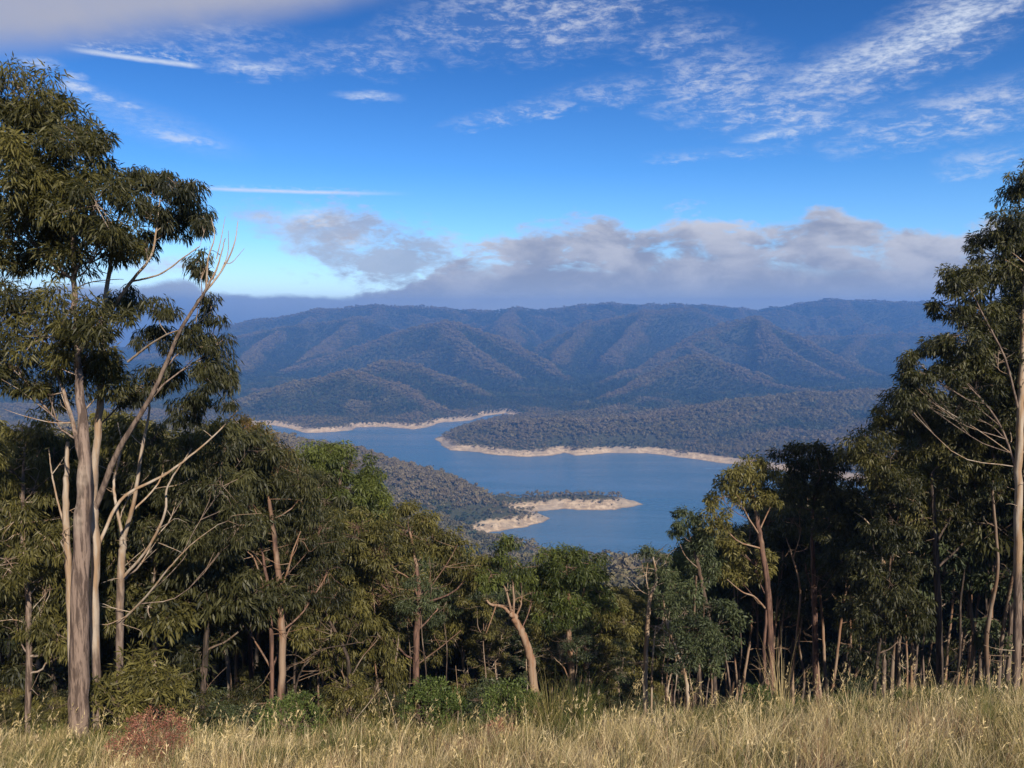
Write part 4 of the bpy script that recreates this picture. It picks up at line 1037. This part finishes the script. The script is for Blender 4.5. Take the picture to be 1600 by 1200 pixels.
def fill_wood():
    r = np.random.RandomState(2024)
    put = []
    def free(x, y, m):
        for a, b_ in put:
            if (a - x) ** 2 + (b_ - y) ** 2 < m * m: return False
        put.append((x, y)); return True
    zones = [   # px0, px1, d0, d1, number, spacing, kinds, where, group, drop below the skyline
        (-160, 340, 24, 40, 18, 1.7, [('full', 1), ('full', 0), ('full', 1)], 'behind the thick left trunk', 'leafy gums behind the big left trees', 10, 90),
        (-200, 400, 40, 80, 14, 2.6, [('full', 0), ('full', 1), ('slim', 2)], 'far behind the left-hand trunks', 'far gums behind the left-hand trunks', 0, 50),
        (340, 640, 36, 80, 24, 2.2, [('full', 1), ('full', 0), ('slim', 2), ('full', 1)], 'in the bank left of centre', 'dark gums left of centre', 6, 70),
        (640, 860, 40, 92, 24, 2.0, [('full', 2), ('full', 0), ('full', 3), ('slim', 1)], 'below the sandy spits', 'olive gums in the centre below the spits', 4, 50),
        (640, 1100, 40, 62, 14, 1.7, [('full', 3), ('poor', 0), ('full', 0), ('poor', 1)], 'behind the front centre trunks', 'low thin gums behind the centre trunks', 12, 60),
        (700, 1150, 29, 40, 8, 1.5, [('poor', 0), ('poor', 1), ('poor', 0)], 'in the thin front row of the centre', 'thin bare-stemmed saplings in the centre', 70, 160),
        (860, 1120, 40, 92, 26, 2.0, [('full', 2), ('full', 3), ('slim', 0), ('full', 2)], 'below the open water', 'green-topped gums right of centre', 4, 48),
        (1110, 1340, 38, 90, 30, 1.9, [('slim', 0), ('slim', 1), ('slim', 0), ('slim', 2), ('full', 1)], 'under the yellow-lit crown', 'slender gums under the yellow-lit crown', 8, 70),
        (1120, 1640, 31, 52, 22, 1.5, [('pole', 0), ('pole', 1), ('pole', 2)], 'standing in the shade of the right wood', 'straight poles of the right wood', 20, 120),
        (380, 1120, 29, 48, 22, 1.4, [('pole', 2), ('pole', 1), ('pole', 0)], 'standing in the shade of the centre bank', 'straight poles of the centre bank', 60, 130),
        (1330, 1900, 33, 85, 64, 1.8, [('slim', 0), ('full', 1), ('slim', 2), ('full', 3), ('slim', 1), ('slim', 0)], 'in the dense right-hand wood', 'gums in the dense dark right-hand wood', 5, 150),
    ]
    LOOK = {('slim', 0): 'slender red-barked gum', ('slim', 1): 'slender grey-barked gum', ('slim', 2): 'slender dark-barked olive gum', ('full', 0): 'leafy olive gum',
            ('full', 1): 'leafy dark gum', ('full', 2): 'leafy bright green gum', ('full', 3): 'leafy grey-green gum', ('pole', 0): 'thin red-barked pole gum', ('pole', 1): 'thin dark-barked pole gum', ('pole', 2): 'thin brown-barked pole gum', ('poor', 0): 'thin pale sapling', ('poor', 1): 'thin grey-barked sapling'}
    for (p0, p1, d0, d1, n, sp, kinds, where, group, o0, o1) in zones:
        k = 0; tries = 0; made = []
        while k < n and tries < n * 30:
            tries += 1
            px = r.uniform(p0, p1); d = d0 + (d1 - d0) * r.uniform(0, 1) ** .9
            x = (px - 800) / FPX * d
            if not free(x, d, sp): continue
            topy = skyline(px) + r.uniform(o0, o1)
            tz = P(px, topy, d)[2]
            kd, i = kinds[r.randint(len(kinds))]
            o = put_tree('sapling' if kd == 'poor' else 'gum_tree', kd, i, x, d, tz, r.uniform(0, 6.28), LOOK[(kd, i)], 'tree', group, r.uniform(.85, 1.15), 24, 3.5)
            made.append((px, (kd, i), o)); k += 1
        name_row(made, LOOK, where)
    # undergrowth at the foot of the wood
    put.clear()
    zones = [(-120, 420, 21, 34, 16, 1.3, 'under the big left-hand gums', 'shrubs under the left-hand gums'),
             (400, 800, 27, 44, 18, 1.3, 'at the foot of the trees left of centre', 'shrubs at the foot of the trees left of centre'),
             (780, 1150, 32, 46, 8, 1.4, 'among the thin stems right of centre', 'shrubs among the thin stems right of centre'),
             (1130, 1750, 30, 46, 7, 1.4, 'in the black shade of the right wood', 'shrubs in the right-hand wood')]
    BL = {0: 'dark-leaved shrub', 1: 'grey-green shrub', 2: 'olive narrow-leaved shrub'}
    for (p0, p1, d0, d1, n, sp, where, group) in zones:
        k = 0; tries = 0; made = []
        while k < n and tries < n * 30:
            tries += 1
            px = r.uniform(p0, p1); d = r.uniform(d0, d1); x = (px - 800) / FPX * d
            if not free(x, d, sp): continue
            z = h1(x, d)
            i = r.randint(3)
            o = put_tree('shrub', 'bush', i, x, d, z + r.uniform(.8, 2.2), r.uniform(0, 6.28), BL[i], 'shrub', group, r.uniform(.9, 1.3))
            made.append((px, i, o)); k += 1
        name_row(made, BL, where)
fill_wood()

# ---- the wood further down the slope, one mass behind the counted trees
def build_slope_wood():
    r = np.random.RandomState(8)
    protos = []
    m1 = far_leaf_material('slope_gum_leaves', (.016, .024, .010), (.10, .11, .036), (.34, .27, .21))
    for i in range(3):
        V, F, T = far_crown(40 + i, 1100, 5.5, 10, .42)
        me = np_mesh('slope_gum', V, F, tint=T); me.materials.append(m1)
        protos.append(bpy.data.objects.new('slope_gum', me))
    Y, X = np.meshgrid(np.arange(88, 345, 4.2), np.arange(-260, 260, 4.2)); X = X.ravel(); Y = Y.ravel()
    X = X + r.uniform(-2, 2, X.size); Y = Y + r.uniform(-2, 2, Y.size)
    k = np.abs(X) < Y * .78 + 6; X, Y = X[k], Y[k]
    Z = height(X, Y)
    pts = np.stack([X, Y, Z - .4, np.clip(r.normal(.95, .18, X.size), .5, 1.4)], -1)
    scatter_object('gum_wood', pts, protos, m1, 5, 'gum wood running down the slope behind the nearer trees', 'forest')
build_slope_wood()

# ------------------------------------------------------------------ grass and small plants on the brow
def grass_material():
    m = bpy.data.materials.new('dry_grass'); m.use_nodes = True
    nt = m.node_tree; nt.nodes.clear(); b = NB(nt)
    at = b.n('ShaderNodeAttribute', attribute_name='tint').outputs['Fac']
    rp = b.n('ShaderNodeValToRGB'); b.put(rp.inputs[0], at)
    el = [(0, (.035, .055, .012)), (.22, (.10, .115, .028)), (.42, (.30, .235, .085)), (.65, (.60, .46, .22)), (.85, (.76, .63, .38)), (1, (.26, .14, .08))]
    while len(rp.color_ramp.elements) < len(el): rp.color_ramp.elements.new(.5)
    for e, (p, c) in zip(rp.color_ramp.elements, el): e.position = p; e.color = (*c, 1)
    df = b.n('ShaderNodeBsdfPrincipled'); df.inputs['Roughness'].default_value = .6; df.inputs['Specular IOR Level'].default_value = .3
    b.put(df.inputs['Base Color'], rp.outputs[0])
    tr = b.n('ShaderNodeBsdfTranslucent'); b.put(tr.inputs['Color'], rp.outputs[0])
    mx = b.n('ShaderNodeMixShader'); mx.inputs[0].default_value = .3
    nt.links.new(df.outputs[0], mx.inputs[1]); nt.links.new(tr.outputs[0], mx.inputs[2])
    out = b.n('ShaderNodeOutputMaterial'); nt.links.new(mx.outputs[0], out.inputs[0])
    return m
GRASS = grass_material()
def blades(r, C, H, Wd, T, lean, segs=3, bend=.7):
    """C (n,3) roots, H lengths, Wd widths, T tints, lean (n,2)"""
    n = len(C)
    ts = np.linspace(0, 1, segs + 1)
    a = r.uniform(0, 6.28, n); side = np.stack([np.cos(a), np.sin(a), np.zeros(n)], -1)
    V = np.zeros((n, segs + 1, 2, 3))
    for i, t in enumerate(ts):
        c = C.copy()
        hb = np.hypot(lean[:, 0], lean[:, 1])
        c[:, :2] += lean * (H * (t ** 1.7) * bend)[:, None]
        c[:, 2] += H * t * np.sqrt(np.clip(1 - (hb * bend * t) ** 2 * .8, .12, 1))
        w = (Wd * (1 - t * .85) * .5)[:, None] * side
        V[:, i, 0] = c - w; V[:, i, 1] = c + w
    idx = np.arange(n * (segs + 1) * 2).reshape(n, segs + 1, 2)
    F = np.stack([idx[:, :-1, 0], idx[:, :-1, 1], idx[:, 1:, 1], idx[:, 1:, 0]], -1).reshape(-1, 4)
    return V.reshape(-1, 3), F, np.repeat(T, (segs + 1) * 2)
def build_grass():
    r = np.random.RandomState(31)
    nt = 5200
    y = 6.5 + (17.4 - 6.5) * r.uniform(0, 1, nt) ** .85
    x = r.uniform(-1, 1, nt) * (y * .72 + 2.5)
    k = y < 16.6 + 2.4 * fbm(x / 2.4, y / 9, 3, 55); x, y = x[k], y[k]; nt = len(x)
    z = height(x, y)
    patch = fbm(x / 2.2, y / 2.2, 3, 5); green = fbm(x / 3.1 + 9, y / 3.1, 3, 15)
    tint = np.clip(.62 + .55 * patch + r.normal(0, .17, nt), .22, .92)
    tint = np.where(green > .11, np.clip(.24 + r.normal(0, .10, nt), .02, .45), tint)
    tint = np.where((r.uniform(size=nt) < .05) | (fbm(x / 1.5 + 40, y / 1.5, 3, 77) > .27), .97, tint)
    hh = np.clip(.31 + .34 * fbm(x / 1.3, y / 1.3, 3, 25) + r.normal(0, .11, nt), .16, .95)
    # a sparser, shorter stand toward the wood
    hh = hh * np.interp(y, [6, 12, 15, 17.4], [1, .9, .6, .42])
    per = 36
    k = nt * per
    # coarser, longer arching tussocks among it
    q = r.uniform(size=nt) < .10
    hh = np.where(q, hh * .4 + r.uniform(.35, .75, nt) * np.interp(y, [6, 13, 17], [1, .9, .45]), hh); tint = np.where(q, np.clip(r.choice([.30, .45, .72, .85], nt) + r.normal(0, .06, nt), 0, .95), tint)
    arch = np.repeat(np.where(q, 1.5, 1.0), per); tw = np.repeat(r.normal(0, .28, nt), per)
    X = np.repeat(x, per); Y = np.repeat(y, per)
    sp = .09 * np.abs(r.normal(size=k)) + .015; a = r.uniform(0, 6.28, k)
    C = np.stack([X + np.cos(a) * sp, Y + np.sin(a) * sp, np.repeat(z, per) - .03], -1)
    H = np.repeat(hh, per) * np.clip(r.normal(1, .28, k), .35, 1.7)
    ln = np.stack([np.cos(a), np.sin(a)], -1) * (arch * np.clip(np.abs(r.normal(.55, .38, k)), 0, 1.3))[:, None]
    wind = .22 + .25 * fbm(X / 4, Y / 4, 2, 35)
    ln[:, 0] += wind + tw; ln[:, 1] += .05
    T = np.clip(np.repeat(tint, per) + r.normal(0, .09, k), 0, 1)
    W_ = np.clip(r.normal(.0065, .002, k), .003, .012)
    V, F, TT = blades(r, C, H, W_, T, ln)
    me = np_mesh('dry_grass', V, F, tint=TT)
    tag(link('dry_grass', me, GRASS), 'tall straw-coloured grass with green patches on the near brow', 'grass', kind='stuff')
    # broad-leaved green weeds along the back edge and in patches
    n = 9000
    y = 12.5 + 6.2 * r.uniform(size=n) ** .7; x = r.uniform(-1, 1, n) * (y * .72 + 1.5)
    k = fbm(x / 1.6 + 70, y / 1.6, 3, 87) > .06; x, y = x[k], y[k]; n = len(x); z = height(x, y)
    per = 7; a = r.uniform(0, 6.28, n * per)
    C = np.stack([np.repeat(x, per), np.repeat(y, per), np.repeat(z, per)], -1) + r.normal(size=(n * per, 3)) * .05 * np.array([1, 1, 0])
    ln = np.stack([np.cos(a), np.sin(a)], -1) * np.abs(r.normal(.8, .3, n * per))[:, None]
    T = np.clip(np.repeat(r.choice([.12, .22, .30, .97], n, p=[.4, .3, .2, .1]), per) + r.normal(0, .05, n * per), 0, 1)
    V, F, TT = blades(r, C, np.clip(r.normal(.24, .09, n * per), .08, .5), r.uniform(.010, .024, n * per), T, ln)
    tag(link('green_weeds', np_mesh('green_weeds', V, F, tint=TT), GRASS), 'low green weeds mixed into the dry grass along its far edge', 'weeds', kind='stuff')
    # seeding stalks standing above it
    n = 1000
    y = 8 + 9.3 * r.uniform(size=n); x = r.uniform(-1, 1, n) * (y * .72 + 1.5); z = height(x, y)
    C = np.stack([x, y, z], -1); H = np.clip(r.normal(.68, .18, n), .4, 1.2)
    a = r.uniform(0, 6.28, n); ln = np.stack([np.cos(a) * .35 + .25, np.sin(a) * .3], -1)
    T = np.clip(r.normal(.66, .1, n), .3, .9)
    V, F, TT = blades(r, C, H, np.full(n, .0055), T, ln, 4, .6)
    Vs, Fs, Ts = [V], [F], [TT]; off = len(V)
    tip = V.reshape(n, 5, 2, 3)[:, -1].mean(1); prev = V.reshape(n, 5, 2, 3)[:, -2].mean(1)
    ax = tip - prev; ax /= np.linalg.norm(ax, axis=1)[:, None]
    per = 14
    base = np.repeat(tip, per, 0) + np.repeat(ax, per, 0) * r.uniform(-.20, .05, n * per)[:, None]
    T2 = np.repeat(T, per) + r.normal(0, .06, n * per)
    dd = np.repeat(ax, per, 0) + r.normal(size=(n * per, 3)) * .45
    L = r.uniform(.03, .07, n * per)[:, None]
    sd_ = np.cross(dd, r.normal(size=dd.shape)); sd_ /= np.linalg.norm(sd_, axis=1)[:, None]
    Q = np.stack([base, base + dd * L * .5 + sd_ * .005, base + dd * L, base + dd * L * .5 - sd_ * .005], 1)
    Fq = np.arange(n * per * 4).reshape(-1, 4) + off
    me = np_mesh('seed_stalks', np.concatenate([V, Q.reshape(-1, 3)]), np.concatenate([F, Fq]), tint=np.concatenate([TT, np.repeat(np.clip(T2, 0, .95), 4)]))
    tag(link('seeding_grass', me, GRASS), 'taller seeding grass stalks rising above the dry grass', 'grass', kind='stuff')
build_grass()

def ground_pt(px, d):
    x = P(px, 1100, d)[0]
    return np.array([x, d, h1(x, d)])
SHRUB_RED = leaf_material('dry_red_shrub_leaves', (.14, .045, .03), (.36, .16, .10), .2)
SHRUB_GREEN = leaf_material('fresh_shrub_leaves', (.026, .048, .010), (.13, .165, .04), .35)
def shrub(name, label, px, d, w, h, leafmat, seed, n=46, rc=.10, per=70, leaf=.06, lw=.35, droop=-.4, bark=None, tint0=.5, group=None, stick=.008):
    r = np.random.RandomState(seed)
    p = ground_pt(px, d); tr, cr = Geo(), Geo()
    cen = []
    for i in range(n):
        a = r.uniform(0, 6.28); q = w * .5 * r.uniform(0, 1) ** .5
        c = np.array([math.cos(a) * q, math.sin(a) * q, h * (1 - (q / (w * .55)) ** 2 * .55) * r.uniform(.45, 1.0)])
        cen.append(c)
        b0 = np.array([r.normal() * .05, r.normal() * .05, -.05])
        tr.tube(smooth_path([b0, c * [.45, .45, .5] + r.normal(size=3) * .03, c], 6), np.linspace(stick, stick * .35, 6), .6, 4)
    cen = np.array(cen)
    Q, T = leaves(r, cen, np.full(n, rc) * r.uniform(.7, 1.4, n), per, leaf, lw, droop, np.clip(tint0 + r.normal(0, .2, n), 0, 1))
    cr.quads(Q, T)
    root = bpy.data.objects.new(name, None); COL.objects.link(root); root.location = p
    tag(root, label, 'shrub', group)
    link('stem', tr.mesh('stem'), bark or BARK_DARK, root); link('foliage', cr.mesh('foliage'), leafmat, root)
shrub('dry_shrub', 'rusty red dry shrub standing in the grass at the lower left', 230, 13.0, 1.35, 1.05, SHRUB_RED, 1, 120, .09, 36, .035, .5, -.6, BARK_RED)
shrub('green_shrub', 'small rounded bright green shrub at the grass edge near bottom centre', 678, 17.2, 1.35, 1.25, SHRUB_GREEN, 2, 66, .16, 90, .075, .35, -.5)
shrub('green_shrub', 'yellow-green shrub at the grass edge below the reddish double trunk', 455, 16.6, 1.5, .95, SHRUB_GREEN, 3, 50, .16, 80, .07, .3, -.5, tint0=.7)
shrub('green_shrub', 'pale green shrub behind the tall grass tussock below the leaning trunk', 800, 17, 1.3, 1.1, SHRUB_GREEN, 4, 50, .16, 80, .08, .3, -.5, tint0=.75)
shrub('leafy_shrub', 'olive shrub with long pointed leaves beside the thick left trunk', 215, 18.5, 2.1, 2.3, LEAF['olive'], 5, 60, .26, 60, .20, .18, .2, tint0=.8)
shrub('dry_shrub', 'low rust-brown shrub in the grass right of the bottom centre', 775, 15, .8, .4, SHRUB_RED, 6, 30, .1, 40, .035, .5, -.5, BARK_RED)
shrub('green_shrub', 'low dark green shrub half sunk in the grass near the right-hand brow', 1190, 16.5, .9, .55, SHRUB_GREEN, 7, 30, .14, 70, .07, .3, -.4, tint0=.25)
def tussock(label, px, d, n, hgt, tint, seed, lean=(.15, 0)):
    r = np.random.RandomState(seed); p = ground_pt(px, d)
    a = r.uniform(0, 6.28, n); sp = .16 * np.abs(r.normal(size=n))
    C = np.stack([np.cos(a) * sp, np.sin(a) * sp, np.full(n, -.03)], -1)
    ln = np.stack([np.cos(a), np.sin(a)], -1) * np.abs(r.normal(.5, .3, n))[:, None] + np.array(lean)
    V, F, T = blades(r, C, np.clip(r.normal(hgt, hgt * .2, n), .3, 2), np.full(n, .010), np.clip(r.normal(tint, .1, n), 0, .95), ln, 4, .8)
    o = link('grass_tussock', np_mesh('grass_tussock', V, F, tint=T), GRASS, loc=p)
    tag(o, label, 'grass tussock')
tussock('large yellow-green grass tussock arching up in front of the leaning pinkish trunk', 858, 16.5, 300, .95, .30, 1, (-.15, 0))
tussock('green grass tussock just right of the large arching one', 905, 17, 260, .95, .16, 2)
tussock('tall pale straw tussock standing at the foot of the twin red-brown stems', 1222, 16.5, 60, 1.25, .62, 3, (.05, 0))
tussock('straw tussock with green blades at the lower right corner', 1540, 12, 160, .6, .3, 4)
def stalk(label, p0, p1, d, rad=.010):
    a = ground_pt(p0[0], d); b_ = np.array(P(*p1, d + .3)); g = Geo()
    m = (a + b_) / 2 + np.array([.03, 0, .02])
    g.tube(smooth_path([a - a, m - a, b_ - a], 8), np.linspace(rad, rad * .5, 8), .9, 5)
    tag(link('dead_stalk', g.mesh('dead_stalk'), BARK_PALE, loc=a), label, 'stick')
stalk('long bare stalk leaning right out of the grass, left of the green shrub', (535, 1130), (594, 1076), 17)
stalk('thin bare stalk leaning left, beside the longer right-leaning one', (620, 1130), (602, 1078), 17)
stalk('bare stalk leaning right over the grass below the reddish double trunk', (378, 1135), (432, 1092), 17)
stalk('upright grey stalk near the green shrub at bottom centre', (715, 1135), (712, 1040), 17.5)
